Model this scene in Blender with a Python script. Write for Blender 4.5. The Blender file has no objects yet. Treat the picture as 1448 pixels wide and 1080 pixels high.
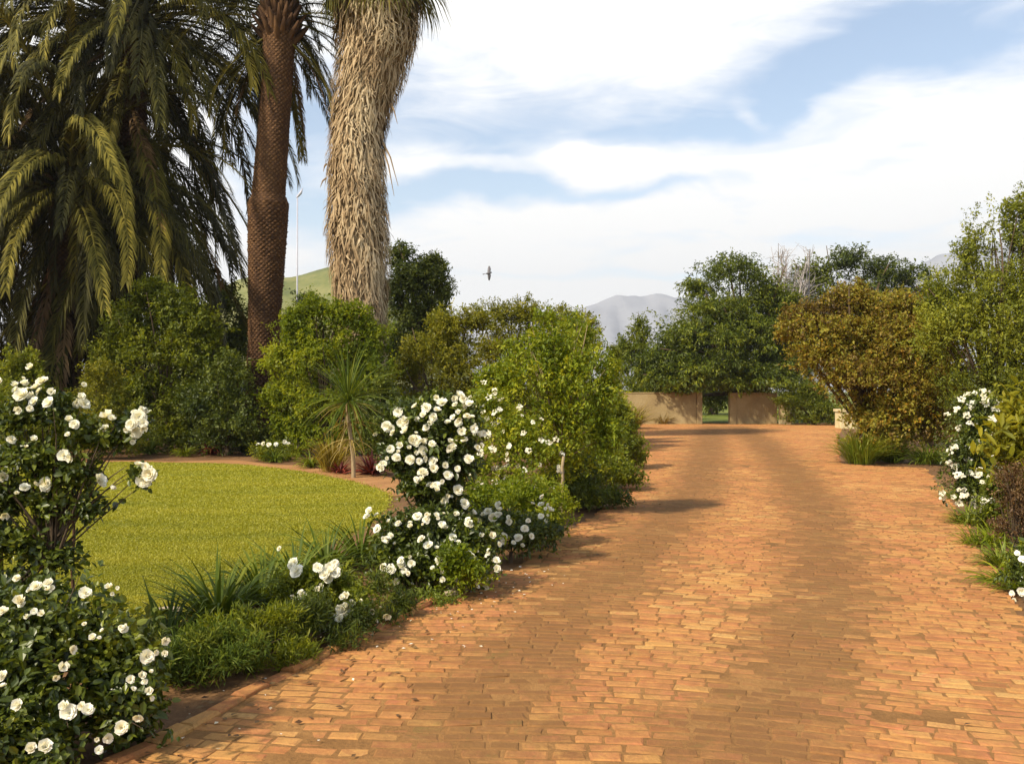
import bpy, math, random
import numpy as np
from mathutils import Vector, Matrix, Euler

S = bpy.context.scene
COL = S.collection
PI = math.pi
R = math.radians

# ------------------------------------------------------------------ camera
FPX, W0, CX, HY, EYE = 1350.0, 1448.0, 724.0, 553.0, 1.6
cam_d = bpy.data.cameras.new('camera')
cam = bpy.data.objects.new('camera', cam_d)
COL.objects.link(cam)
cam_d.sensor_width = 36.0
cam_d.lens = 36.0 * FPX / W0
cam_d.clip_start = 0.05
cam_d.clip_end = 20000
cam.location = (0, 0, EYE)
cam.rotation_euler = (R(90) + math.atan((HY - 540) / FPX), 0, 0)
S.camera = cam

# ------------------------------------------------------------------ light
SUN_EL, SUN_AZ = 42.0, -131.0          # azimuth from +Y towards +X (the sun is behind the viewer's left shoulder)
sd = Vector((math.sin(R(SUN_AZ)) * math.cos(R(SUN_EL)), math.cos(R(SUN_AZ)) * math.cos(R(SUN_EL)), math.sin(R(SUN_EL))))
sun_d = bpy.data.lights.new('sun', 'SUN')
sun_d.energy = 4.7
sun_d.angle = R(3.0)
sun_d.color = (1.0, 0.885, 0.69)
sun = bpy.data.objects.new('sun', sun_d)
COL.objects.link(sun)
sun.rotation_euler = sd.to_track_quat('Z', 'Y').to_euler()
sun.location = (0, 0, 60)
S.view_settings.view_transform = 'Standard'
S.view_settings.look = 'None'
S.view_settings.exposure = 0.58
S.view_settings.gamma = 1.0
S.cycles.use_denoising = True
S.cycles.max_bounces = 7
S.cycles.diffuse_bounces = 3
S.cycles.glossy_bounces = 2
S.cycles.transmission_bounces = 3
S.cycles.volume_bounces = 0
S.cycles.transparent_max_bounces = 4
S.cycles.caustics_reflective = False
S.cycles.caustics_refractive = False


class NT:
    """small helper around a node tree"""
    def __init__(self, tree):
        self.t = tree

    def n(self, typ, **kw):
        nd = self.t.nodes.new(typ)
        for k, v in kw.items():
            setattr(nd, k, v)
        return nd

    def l(self, a, b):
        self.t.links.new(a, b)

    def put(self, sock, v):
        if isinstance(v, bpy.types.NodeSocket):
            self.l(v, sock)
        else:
            sock.default_value = v

    def math(self, op, a, b=0.0, c=None, clamp=False):
        nd = self.n('ShaderNodeMath', operation=op)
        nd.use_clamp = clamp
        self.put(nd.inputs[0], a)
        self.put(nd.inputs[1], b)
        if c is not None:
            self.put(nd.inputs[2], c)
        return nd.outputs[0]

    def mix(self, f, a, b, blend='MIX'):
        nd = self.n('ShaderNodeMix', data_type='RGBA', blend_type=blend)
        self.put(nd.inputs[0], f)
        self.put(nd.inputs[6], a if isinstance(a, bpy.types.NodeSocket) else (*a, 1))
        self.put(nd.inputs[7], b if isinstance(b, bpy.types.NodeSocket) else (*b, 1))
        return nd.outputs[2]

    def noise(self, vec, scale, detail=4, rough=0.55, dist=0.0):
        nd = self.n('ShaderNodeTexNoise')
        if vec is not None:
            self.l(vec, nd.inputs['Vector'])
        nd.inputs['Scale'].default_value = scale
        nd.inputs['Detail'].default_value = detail
        nd.inputs['Roughness'].default_value = rough
        nd.inputs['Distortion'].default_value = dist
        return nd.outputs['Fac']

    def ramp(self, fac, stops, interp='LINEAR'):
        nd = self.n('ShaderNodeValToRGB')
        cr = nd.color_ramp
        cr.interpolation = interp
        while len(cr.elements) < len(stops):
            cr.elements.new(0.5)
        for e, (p, c) in zip(cr.elements, stops):
            e.position = p
            e.color = (*c, 1) if len(c) == 3 else c
        self.put(nd.inputs[0], fac)
        return nd.outputs[0]

    def maprange(self, v, a, b, c=0.0, d=1.0, smooth=False):
        nd = self.n('ShaderNodeMapRange')
        if smooth:
            nd.interpolation_type = 'SMOOTHSTEP'
        self.put(nd.inputs[0], v)
        for i, x in enumerate((a, b, c, d)):
            nd.inputs[i + 1].default_value = x
        return nd.outputs[0]

    def vscale(self, vec, s):
        nd = self.n('ShaderNodeMapping')
        self.l(vec, nd.inputs[0])
        nd.inputs['Scale'].default_value = s
        return nd.outputs[0]


# ------------------------------------------------------------------ sky
w = bpy.data.worlds.new("World")
S.world = w
w.use_nodes = True
N = NT(w.node_tree)
N.t.nodes.clear()
wout = N.n('ShaderNodeOutputWorld')
bg = N.n('ShaderNodeBackground')
N.l(bg.outputs[0], wout.inputs[0])
sky = N.n('ShaderNodeTexSky', sky_type='NISHITA')
sky.sun_disc = False
sky.sun_elevation = R(SUN_EL)
sky.sun_rotation = R(SUN_AZ)
sky.air_density = 1.0
sky.dust_density = 0.6
sky.ozone_density = 2.0
tc = N.n('ShaderNodeTexCoord')
sep = N.n('ShaderNodeSeparateXYZ')
N.l(tc.outputs['Generated'], sep.inputs[0])
az = N.math('ARCTAN2', sep.outputs[0], sep.outputs[1])
el = N.math('ARCSINE', sep.outputs[2])
# cloud texture lives on direction (azimuth, elevation), streaked along the horizon
comb = N.n('ShaderNodeCombineXYZ')
N.put(comb.inputs[0], az)
N.put(comb.inputs[1], el)
uv = comb.outputs[0]
wn = N.n('ShaderNodeTexNoise')
N.l(N.vscale(uv, (5.0, 11.0, 1)), wn.inputs['Vector'])
wn.inputs['Scale'].default_value = 1.0
wn.inputs['Detail'].default_value = 5
wsep = N.n('ShaderNodeSeparateColor')
N.l(wn.outputs['Color'], wsep.inputs[0])
waz = N.math('ADD', az, N.math('MULTIPLY', N.math('SUBTRACT', wsep.outputs[0], 0.5), 0.22))
wel = N.math('ADD', el, N.math('MULTIPLY', N.math('SUBTRACT', wsep.outputs[1], 0.5), 0.11))


def blob(px, py, rx, ry, rot, amp):
    a0 = math.atan((px - CX) / FPX)
    e0 = math.atan((HY - py) / FPX * math.cos(a0))
    du = N.math('SUBTRACT', waz, a0)
    dv = N.math('SUBTRACT', wel, e0)
    c, s = math.cos(R(rot)), math.sin(R(rot))
    p = N.math('ADD', N.math('MULTIPLY', du, c), N.math('MULTIPLY', dv, s))
    q = N.math('SUBTRACT', N.math('MULTIPLY', dv, c), N.math('MULTIPLY', du, s))
    p = N.math('MULTIPLY', p, FPX / rx)
    q = N.math('MULTIPLY', q, FPX / ry)
    d = N.math('ADD', N.math('MULTIPLY', p, p), N.math('MULTIPLY', q, q))
    g = N.math('EXPONENT', N.math('MULTIPLY', d, -1.0))
    return N.math('MULTIPLY', g, amp)


holes = None
for b in [(1345, 15, 210, 75, -6, 0.95), (1170, 105, 160, 46, 12, 0.9), (640, 160, 190, 48, 0, 0.9),
          (930, 168, 200, 26, 2, 0.95), (430, 220, 90, 140, 0, 0.95), (610, 285, 170, 24, 4, 1.1),
          (1100, 382, 300, 18, 0, 0.22), (560, 60, 50, 60, 0, 0.3), (760, 268, 200, 14, 3, 0.6), (930, 258, 150, 10, 6, .45), (1160, 332, 220, 15, 2, .35), (860, 386, 200, 9, 0, .35), (700, 215, 60, 10, 0, .4), (1250, 210, 160, 10, 8, .25),
          (830, 205, 62, 26, 0, -0.75), (1088, 142, 24, 13, 0, -0.7), (1180, 150, 60, 14, 14, -.4),
          (900, 330, 160, 10, 6, 0.18)]:
    h = blob(*b)
    holes = h if holes is None else N.math('ADD', holes, h)
fine = N.noise(N.vscale(uv, (6.0, 24.0, 1)), 1.0, 9, 0.62, 0.9)
big = N.noise(N.vscale(uv, (2.2, 6.0, 1)), 1.0, 4, 0.5, 0.3)
front = N.math('SUBTRACT', 1.10, holes)
front = N.math('ADD', front, N.math('MULTIPLY', N.math('SUBTRACT', fine, 0.5), 1.5))
# away from this part of the sky: broken cloud
broken = N.maprange(N.math('ADD', big, N.math('MULTIPLY', fine, 0.5)), 0.68, 0.98)
isf = N.maprange(N.math('ABSOLUTE', az), 0.7, 1.1, 1.0, 0.0, True)
high = N.maprange(el, 0.42, 0.7, 1.0, 0.0, True)
isf = N.math('MULTIPLY', isf, high)
mixf = N.n('ShaderNodeMix', data_type='FLOAT')
N.l(isf, mixf.inputs[0]); N.l(broken, mixf.inputs[2]); N.l(front, mixf.inputs[3])
dens = N.maprange(mixf.outputs[0], 0.02, 0.98, 0.0, 1.0, False)
skyc = N.mix(1.0, sky.outputs[0], (1.70, 1.50, 1.30), 'MULTIPLY')
cl = N.ramp(dens, [(0.0, (0.80, 0.84, 0.94)), (0.55, (0.93, 0.94, 0.96)), (1.0, (1.0, 0.99, 0.955))])
cl10 = N.mix(1.0, cl, (8.3, 8.3, 8.3), 'MULTIPLY')
N.l(N.mix(dens, skyc, cl10), bg.inputs['Color'])
bg.inputs['Strength'].default_value = 0.105


# ------------------------------------------------------------------ helpers: points, objects, meshes
def PX(px, py, D):
    return np.array([(px - CX) / FPX * D, D, EYE + (HY - py) / FPX * D])


def G(px, py):
    D = EYE * FPX / (py - HY)
    return ((px - CX) / FPX * D, D)


def HT(py, D):
    return EYE + (HY - py) / FPX * D


def XX(px, D):
    return (px - CX) / FPX * D


def props(o, label=None, cat=None, group=None, kind=None):
    if label: o['label'] = label
    if cat: o['category'] = cat
    if group: o['group'] = group
    if kind: o['kind'] = kind
    return o


def thing(name, loc, label, cat, group=None):
    o = bpy.data.objects.new(name, None)
    COL.objects.link(o)
    o.empty_display_size = 0.2
    o.location = loc
    return props(o, label, cat, group)


class MB:
    """collects vertices, faces of any size and one colour value per vertex"""
    def __init__(self):
        self.V, self.T, self.L, self.n, self.tot = [], [], [], 0, []

    def add(self, V, F, tint=0.5):
        V = np.asarray(V, float).reshape(-1, 3)
        F = np.asarray(F, np.int64)
        self.V.append(V)
        self.T.append(np.full(len(V), tint) if np.isscalar(tint) else np.asarray(tint, float))
        self.L.append((F + self.n).ravel())
        self.tot.append(np.full(len(F), F.shape[1]))
        self.n += len(V)

    def tube(self, path, rad, sides=7, tint=0.5, cap=True):
        P = np.asarray(path, float)
        n = len(P)
        rad = np.full(n, rad) if np.isscalar(rad) else np.asarray(rad, float)
        T = np.gradient(P, axis=0)
        T /= np.linalg.norm(T, axis=1)[:, None] + 1e-9
        ref = np.array([1.0, 0.0, 0.0]) if abs(T[:, 0]).mean() < 0.8 else np.array([0.0, 0.0, 1.0])
        A = np.cross(T, ref); A /= np.linalg.norm(A, axis=1)[:, None] + 1e-9
        B = np.cross(T, A)
        th = np.arange(sides) * 2 * PI / sides
        ring = P[:, None] + rad[:, None, None] * (np.cos(th)[None, :, None] * A[:, None] + np.sin(th)[None, :, None] * B[:, None])
        i = np.arange(n - 1)[:, None] * sides
        j = np.arange(sides)[None]
        k = (j + 1) % sides
        F = np.stack([i + j, i + k, i + sides + k, i + sides + j], -1).reshape(-1, 4)
        self.add(ring.reshape(-1, 3), F[:, ::-1], tint)
        if cap:
            self.L.append(np.arange(sides)[::-1] + self.n - sides); self.tot.append(np.array([sides]))

    def box(self, x0, x1, y0, y1, z0, z1, tint=0.5):
        V = [(x, y, z) for z in (z0, z1) for y in (y0, y1) for x in (x0, x1)]
        F = [(0, 2, 3, 1), (4, 5, 7, 6), (0, 1, 5, 4), (2, 6, 7, 3), (0, 4, 6, 2), (1, 3, 7, 5)]
        self.add(V, F, tint)

    def mesh(self, name, mat, smooth=True):
        me = bpy.data.meshes.new(name)
        V = np.concatenate(self.V); L = np.concatenate(self.L); tot = np.concatenate(self.tot)
        me.vertices.add(len(V)); me.vertices.foreach_set('co', V.astype(np.float32).ravel())
        me.loops.add(len(L)); me.loops.foreach_set('vertex_index', L.astype(np.int32))
        me.polygons.add(len(tot))
        st = np.concatenate([[0], np.cumsum(tot)[:-1]])
        me.polygons.foreach_set('loop_start', st.astype(np.int32))
        me.polygons.foreach_set('loop_total', tot.astype(np.int32))
        me.polygons.foreach_set('use_smooth', np.full(len(tot), smooth))
        at = me.attributes.new('tint', 'FLOAT', 'POINT')
        at.data.foreach_set('value', np.concatenate(self.T).astype(np.float32))
        me.update(calc_edges=True)
        me.materials.append(mat)
        return me

    def build(self, name, mat, parent=None, smooth=True):
        o = bpy.data.objects.new(name, self.mesh(name, mat, smooth))
        COL.objects.link(o)
        if parent: o.parent = parent
        return o


def unit(v):
    return v / (np.linalg.norm(v, axis=-1, keepdims=True) + 1e-9)


def inst(mesh, name, parent, loc, rot=(0, 0, 0), sc=1.0):
    o = bpy.data.objects.new(name, mesh)
    COL.objects.link(o)
    o.parent = parent
    o.location = loc
    o.rotation_euler = rot
    o.scale = (sc, sc, sc) if np.isscalar(sc) else sc
    return o


# ------------------------------------------------------------------ materials
def new_mat(name):
    m = bpy.data.materials.new(name)
    m.use_nodes = True
    n = NT(m.node_tree)
    n.t.nodes.clear()
    out = n.n('ShaderNodeOutputMaterial')
    return m, n, out


def principled(n, col, rough=0.6, spec=0.3):
    p = n.n('ShaderNodeBsdfPrincipled')
    n.put(p.inputs['Base Color'], col if isinstance(col, bpy.types.NodeSocket) else (*col, 1))
    n.put(p.inputs['Roughness'], rough)
    p.inputs['Specular IOR Level'].default_value = spec
    return p


def tint_of(n):
    a = n.n('ShaderNodeAttribute', attribute_name='tint')
    return a.outputs['Fac']


def leaf_mat(name, stops, trans=0.50, rough=0.5, spec=0.35, perobj=0.0):
    m, n, out = new_mat(name)
    t = tint_of(n)
    if perobj:
        oi = n.n('ShaderNodeObjectInfo')
        t = n.math('ADD', t, n.math('MULTIPLY', n.math('SUBTRACT', oi.outputs['Random'], 0.5), perobj), clamp=True)
    c = n.ramp(t, stops)
    p = principled(n, c, rough, spec)
    tr = n.n('ShaderNodeBsdfTranslucent')
    hs = n.mix(1.0, c, (1.25, 1.15, 0.6), 'MULTIPLY')
    n.l(hs, tr.inputs['Color'])
    mx = n.n('ShaderNodeMixShader')
    mx.inputs[0].default_value = trans
    n.l(p.outputs[0], mx.inputs[1]); n.l(tr.outputs[0], mx.inputs[2])
    n.l(mx.outputs[0], out.inputs[0])
    return m


def bark_mat(name, c0, c1, scale=9.0, stretch=(1, 1, 0.25), bump=0.5, rough=0.85):
    m, n, out = new_mat(name)
    tc = n.n('ShaderNodeTexCoord')
    f = n.noise(n.vscale(tc.outputs['Object'], stretch), scale, 6, 0.65)
    f2 = n.math('ADD', n.math('MULTIPLY', f, 0.7), n.math('MULTIPLY', tint_of(n), 0.3))
    c = n.ramp(f2, [(0.25, c0), (0.75, c1)])
    p = principled(n, c, rough, 0.2)
    bp = n.n('ShaderNodeBump'); bp.inputs['Strength'].default_value = bump; bp.inputs['Distance'].default_value = 0.03
    n.l(f, bp.inputs['Height']); n.l(bp.outputs[0], p.inputs['Normal'])
    n.l(p.outputs[0], out.inputs[0])
    return m


M = {}
#                                     dark               mid                 light
M['leaf_bright'] = leaf_mat('leaf_bright', [(0, (0.084, 0.124, 0.005)), (.5, (0.189, 0.240, 0.008)), (1, (0.350, 0.364, 0.014))])
M['leaf_mid'] = leaf_mat('leaf_mid', [(0, (.070, .095, .006)), (.5, (.155, .185, .009)), (1, (.29, .30, .014))], .46)
M['leaf_dark'] = leaf_mat('leaf_dark', [(0, (.032, .050, .006)), (.5, (.080, .106, .009)), (1, (.17, .19, .013))], .34)
M['leaf_gate'] = leaf_mat('leaf_gate', [(0, (.034, .050, .004)), (.5, (.095, .130, .007)), (1, (.25, .27, .012))], .36)
M['leaf_olive'] = leaf_mat('leaf_olive', [(0, (.085, .095, .008)), (.5, (.20, .205, .012)), (1, (.36, .32, .022))])
M['leaf_lime'] = leaf_mat('leaf_lime', [(0, (0.098, 0.143, 0.006)), (.5, (0.210, 0.260, 0.011)), (1, (0.420, 0.403, 0.018))], .4)
M['leaf_copper'] = leaf_mat('leaf_copper', [(0, (.060, .036, .010)), (.2, (.17, .105, .017)), (.4, (.29, .20, .026)), (.55, (.23, .22, .022)), (.75, (.36, .30, .032)), (.9, (.22, .235, .022)), (1, (.46, .27, .03))], .42)
M['leaf_rose'] = leaf_mat('leaf_rose', [(0, (0.031, 0.047, 0.007)), (.55, (0.077, 0.104, 0.011)), (1, (0.196, 0.221, 0.018))], .28, .38, .5)
M['leaf_sage'] = leaf_mat('leaf_sage', [(0, (.075, .095, .009)), (.5, (.19, .215, .016)), (1, (.35, .35, .03))], .42)
M['leaf_gold'] = leaf_mat('leaf_gold', [(0, (.11, .085, .010)), (.5, (.22, .16, .014)), (1, (.36, .27, .025))], .35)
M['leaf_rust'] = leaf_mat('leaf_rust', [(0, (.06, .028, .012)), (.5, (.14, .075, .028)), (1, (.25, .16, .06))], .3)
M['leaf_red'] = leaf_mat('leaf_red', [(0, (.05, .008, .008)), (.5, (.13, .02, .015)), (1, (.28, .06, .03))], .3)
M['leaf_far'] = leaf_mat('leaf_far', [(0, (.022, .035, .010)), (.5, (.05, .065, .014)), (1, (.09, .10, .02))], .25)
M['leaf_strap'] = leaf_mat('leaf_strap', [(0, (.040, .065, .008)), (.5, (.095, .135, .012)), (1, (.21, .23, .025))], .3, .55, .2)
M['leaf_grass'] = leaf_mat('leaf_grass', [(0, (0.070, 0.104, 0.007)), (.5, (0.154, 0.195, 0.011)), (1, (0.308, 0.312, 0.027))], .3)
M['leaf_straw'] = leaf_mat('leaf_straw', [(0, (.16, .12, .03)), (.5, (.28, .20, .05)), (1, (.42, .32, .11))], .3)
M['palm_green'] = leaf_mat('palm_green', [(0, (.012, .012, .004)), (.45, (.042, .040, .008)), (.75, (.105, .095, .015)), (1, (.27, .22, .036))], .12, .65, .15, .6)
M['palm_dead'] = leaf_mat('palm_dead', [(0, (.05, .028, .012)), (.5, (.16, .095, .04)), (1, (.32, .21, .095))], .2, .7, .2, .5)
M['fan_green'] = leaf_mat('fan_green', [(0, (.05, .06, .012)), (.5, (.14, .13, .02)), (1, (.30, .24, .04))], .3, .5, .3, .4)
M['thatch'] = leaf_mat('thatch', [(0, (.17, .11, .06)), (.35, (.37, .26, .145)), (1, (.58, .46, .29))], .12, .85, .15)
M['fan_dead'] = leaf_mat('fan_dead', [(0, (.10, .055, .015)), (.5, (.28, .17, .04)), (1, (.46, .33, .10))], .25, .75, .15)
M['petal'] = leaf_mat('petal', [(0, (.55, .42, .22)), (.14, (.76, .68, .46)), (.4, (.84, .81, .68)), (1, (.88, .87, .80))], .25, .6, .15, .75)
M['stem'] = bark_mat('stem', (.05, .035, .018), (.13, .085, .045), 30)
M['pale_stem'] = bark_mat('pale_stem', (.20, .14, .075), (.42, .32, .19), 30)
M['bark'] = bark_mat('bark', (.045, .030, .018), (.13, .090, .055), 9)
M['grey_bark'] = bark_mat('grey_bark', (.22, .19, .18), (.40, .36, .34), 9)
M['wood_stake'] = bark_mat('wood_stake', (.05, .028, .014), (.12, .065, .035), 40)


def palm_trunk_mat():
    m, n, out = new_mat('palm_trunk')
    tc = n.n('ShaderNodeTexCoord')
    t = tint_of(n)
    f = n.noise(tc.outputs['Object'], 14, 6, 0.7)
    g = n.noise(n.vscale(tc.outputs['Object'], (1, 1, .45)), 2.2, 6, .7, .6)
    v = n.math('ADD', n.math('MULTIPLY', t, 0.60), n.math('MULTIPLY', f, 0.30))
    v = n.math('ADD', v, n.math('MULTIPLY', n.math('SUBTRACT', g, .45), 0.75))
    c = n.ramp(v, [(0.12, (.020, .010, .006)), (0.42, (.070, .034, .015)), (0.72, (.155, .080, .034)), (1.0, (.32, .20, .10))])
    p = principled(n, c, .85, .2)
    bp = n.n('ShaderNodeBump'); bp.inputs['Strength'].default_value = .6; bp.inputs['Distance'].default_value = .03
    n.l(f, bp.inputs['Height']); n.l(bp.outputs[0], p.inputs['Normal'])
    n.l(p.outputs[0], out.inputs[0])
    return m


M['palm_trunk'] = palm_trunk_mat()


def brick_mat():
    m, n, out = new_mat('brick_paver')
    tc = n.n('ShaderNodeTexCoord')
    obj = tc.outputs['Object']
    a = n.n('ShaderNodeAttribute', attribute_name='tint').outputs['Fac']
    st = n.n('ShaderNodeAttribute', attribute_name='stain').outputs['Fac']
    c = n.ramp(a, [(0, (.20, .085, .032)), (.13, (.32, .125, .042)), (.35, (.38, .150, .062)), (.58, (.42, .185, .066)),
                   (.8, (.46, .24, .075)), (1, (.54, .34, .12))])
    f = n.noise(obj, 55, 5, .7)
    c = n.mix(n.maprange(f, .38, .66, 0, .6), c, (.27, .135, .045))
    f2 = n.noise(obj, 17, 6, .75, .5)
    c = n.mix(n.maprange(f2, .45, .70, 0, .55), c, (.52, .26, .075))
    c = n.mix(n.maprange(f2, .28, .44, .55, 0), c, (.20, .085, .030))
    f3 = n.noise(obj, 6.5, 7, .75, .6)
    c = n.mix(n.maprange(f3, .50, .66, 0, .62), c, (.52, .275, .078))
    c = n.mix(n.maprange(f3, .36, .48, .60, 0), c, (.27, .115, .045))
    f4 = n.noise(obj, 3.1, 6, .7, .8)
    c = n.mix(n.maprange(f4, .54, .68, 0, .6), c, (.47, .16, .075))
    g = n.noise(obj, 1.3, 5, .6, .4)
    c = n.mix(n.maprange(g, .40, .72, 0, .35), c, (.42, .15, .055))
    # tyre grime and moss worn into two wandering tracks
    gs = n.math('ADD', st, n.math('MULTIPLY', n.math('SUBTRACT', n.noise(obj, 2.6, 9, .8, .6), .5), 2.0))
    grime = n.math('MULTIPLY', n.maprange(gs, .20, .95, 0, .85), n.maprange(st, 0, .25, 0.25, 1))
    c = n.mix(grime, c, (.17, .085, .030))
    moss = n.maprange(n.noise(obj, 5.5, 7, .75, .5), .57, .68, 0, .5)
    c = n.mix(moss, c, (.17, .13, .035))
    p = principled(n, c, .88, .15)
    bp = n.n('ShaderNodeBump'); bp.inputs['Strength'].default_value = .55; bp.inputs['Distance'].default_value = .012
    n.l(n.noise(obj, 38, 5, .7), bp.inputs['Height']); n.l(bp.outputs[0], p.inputs['Normal'])
    n.l(p.outputs[0], out.inputs[0])
    return m


def ground_mat(name, cols, s1=1.5, s2=30, bump=.5, aniso=(1, 1, 1), dist=.03):
    m, n, out = new_mat(name)
    tc = n.n('ShaderNodeTexCoord')
    v = n.vscale(tc.outputs['Object'], aniso)
    f = n.noise(v, s1, 6, .6, .3)
    f2 = n.noise(v, s2, 5, .7)
    x = n.math('ADD', n.math('MULTIPLY', f, .62), n.math('MULTIPLY', f2, .38))
    st = [(0.28 + 0.44 * i / (len(cols) - 1), c) for i, c in enumerate(cols)]
    c = n.ramp(x, st)
    p = principled(n, c, .9, .15)
    bp = n.n('ShaderNodeBump'); bp.inputs['Strength'].default_value = bump; bp.inputs['Distance'].default_value = dist
    n.l(f2, bp.inputs['Height']); n.l(bp.outputs[0], p.inputs['Normal'])
    n.l(p.outputs[0], out.inputs[0])
    return m


M['brick'] = brick_mat()
M['soil'] = ground_mat('soil', [(.075, .042, .022), (.16, .085, .038), (.30, .165, .070)], 1.2, 22)
M['red_soil'] = ground_mat('red_soil', [(.20, .10, .04), (.36, .18, .07), (.46, .26, .11)], 1.0, 25)
M['joint'] = ground_mat('joint_sand', [(.13, .065, .022), (.25, .125, .042), (.38, .20, .068)], 2.5, 40)
M['turf'] = ground_mat('turf', [(.19, .195, .015), (.30, .28, .022), (.42, .365, .035)], .8, 12)
M['field'] = ground_mat('field', [(.07, .095, .012), (.14, .16, .02), (.22, .21, .035)], .12, 3)
M['hillside'] = ground_mat('hillside', [(.05, .065, .022), (.13, .145, .040), (.21, .20, .07), (.28, .25, .10)], .05, .45, .3, dist=1)
M['rock'] = ground_mat('mountain_rock', [(.17, .18, .21), (.26, .27, .30), (.34, .34, .36)], .004, .03, .4, dist=8)  # rock paled and blued so its colour carries part of the haze
M['blade'] = leaf_mat('blade', [(0, (.16, .18, .014)), (.45, (.31, .30, .022)), (1, (.48, .43, .05))], .35)
M['plaster'] = ground_mat('plaster', [(.24, .17, .085), (.33, .245, .12), (.41, .32, .17)], 1.2, 14, .3)  # dim ochre tone puts the gate wall's shade into the colour
M['pale_plaster'] = ground_mat('pale_plaster', [(.46, .38, .20), (.60, .50, .28), (.68, .60, .38)], 1.6, 14, .3)  # painted sunlight on the wall end; the short pillar's own pale colour
M['stone'] = ground_mat('stone', [(.26, .20, .14), (.42, .34, .24), (.55, .46, .33)], 5, 40, .5)


def flat_mat(name, c, rough=.5, metal=0):
    m, n, out = new_mat(name)
    tc = n.n('ShaderNodeTexCoord')
    f = n.noise(tc.outputs['Object'], 12, 4, .6)
    cc = n.mix(f, tuple(x * .75 for x in c), tuple(min(1, x * 1.2) for x in c))
    p = principled(n, cc, rough, .4)
    p.inputs['Metallic'].default_value = metal
    n.l(p.outputs[0], out.inputs[0])
    return m


M['pole_paint'] = flat_mat('pole_paint', (.45, .44, .50), .45)
M['feather'] = flat_mat('feather', (.16, .15, .16), .7)
M['slate'] = flat_mat('slate', (.10, .075, .05), .6)


# ------------------------------------------------------------------ ground, lawn, beds
def sheet(name, pts, z, mat, sub=0):
    me = bpy.data.meshes.new(name)
    me.from_pydata([(x, y, z) for x, y in pts], [], [list(range(len(pts)))])
    me.materials.append(mat)
    o = bpy.data.objects.new(name, me)
    COL.objects.link(o)
    return props(o, kind='structure')


def inside(P, poly):
    x, y = P[:, 0], P[:, 1]
    r = np.zeros(len(P), bool)
    n = len(poly)
    for i in range(n):
        x0, y0 = poly[i]; x1, y1 = poly[(i + 1) % n]
        c = ((y0 > y) != (y1 > y)) & (x < (x1 - x0) * (y - y0) / (y1 - y0 + 1e-12) + x0)
        r ^= c
    return r


def edge_dist(P, line):
    """distance from points P to an open polyline"""
    best = np.full(len(P), 1e9)
    for (a, b) in zip(line[:-1], line[1:]):
        a = np.array(a); b = np.array(b); d = b - a
        t = np.clip(((P - a) @ d) / (d @ d + 1e-12), 0, 1)
        best = np.minimum(best, np.linalg.norm(P - (a + t[:, None] * d), axis=1))
    return best


def smooth_line(pts, k=8):
    pts = [np.array(p, float) for p in pts]
    out = []
    for i in range(len(pts) - 1):
        p0 = pts[max(i - 1, 0)]; p1 = pts[i]; p2 = pts[i + 1]; p3 = pts[min(i + 2, len(pts) - 1)]
        for t in np.arange(k) / k:
            out.append(.5 * ((2 * p1) + (-p0 + p2) * t + (2 * p0 - 5 * p1 + 4 * p2 - p3) * t * t + (-p0 + 3 * p1 - 3 * p2 + p3) * t ** 3))
    out.append(pts[-1])
    return [tuple(p) for p in out]


GR = 3300
sheet('ground', [(-GR, -200), (GR, -200), (GR, GR), (-GR, GR)], 0.0, M['field'])
LEFT_EDGE = smooth_line([(-3.6, 0.2), (-2.5, 2.4), G(200, 1074), G(380, 975), G(550, 890), G(625, 852), G(700, 822), G(800, 757), G(868, 712), G(890, 676),
                         G(898, 645), G(905, 622), G(880, 610)])
RIGHT_EDGE = smooth_line([(0.9, 0.2), G(1448, 893), G(1380, 778), G(1335, 703), G(1306, 664)], 6) + \
    smooth_line([G(1300, 662), G(1240, 660), G(1188, 655), G(1184, 640), G(1183, 620), G(1190, 604)], 6)
DRIVE = LEFT_EDGE + [G(870, 602), G(870, 598.7), G(1215, 598.7)] + RIGHT_EDGE[::-1]
LAWN = smooth_line([G(-420, 690), G(-150, 662), G(60, 656), G(170, 654), G(250, 655), G(330, 657), G(415, 666), G(470, 676), G(525, 690), G(548, 703),
                    G(538, 728), G(490, 758), G(425, 790), G(340, 832), G(275, 868), G(220, 886), G(150, 902), G(20, 915), G(-420, 920)])
left_bed = [(-3.6, 0.2)] + LEFT_EDGE[1:] + [G(860, 604), G(400, 606), (-45, 46), (-45, 0.2)]
sheet('left_flower_bed', left_bed, 0.006, M['soil'])
right_bed = [p for p in RIGHT_EDGE] + [G(1215, 598), (45, 46), (45, 0.2)]
sheet('right_flower_bed', right_bed, 0.006, M['soil'])
sheet('driveway_base', DRIVE, 0.0210, M['joint'])
border = smooth_line([G(60, 654), G(170, 651.5), G(250, 652.5), G(330, 651), G(385, 657), G(440, 659), G(480, 665), G(545, 674), G(585, 688), G(580, 700)]) + \
    [G(552, 703), G(525, 690), G(470, 676), G(415, 668), G(330, 662), G(60, 660)]
sheet('bare_soil_border', border, 0.012, M['red_soil'])
sheet('lawn', LAWN, 0.018, M['turf'])


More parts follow.
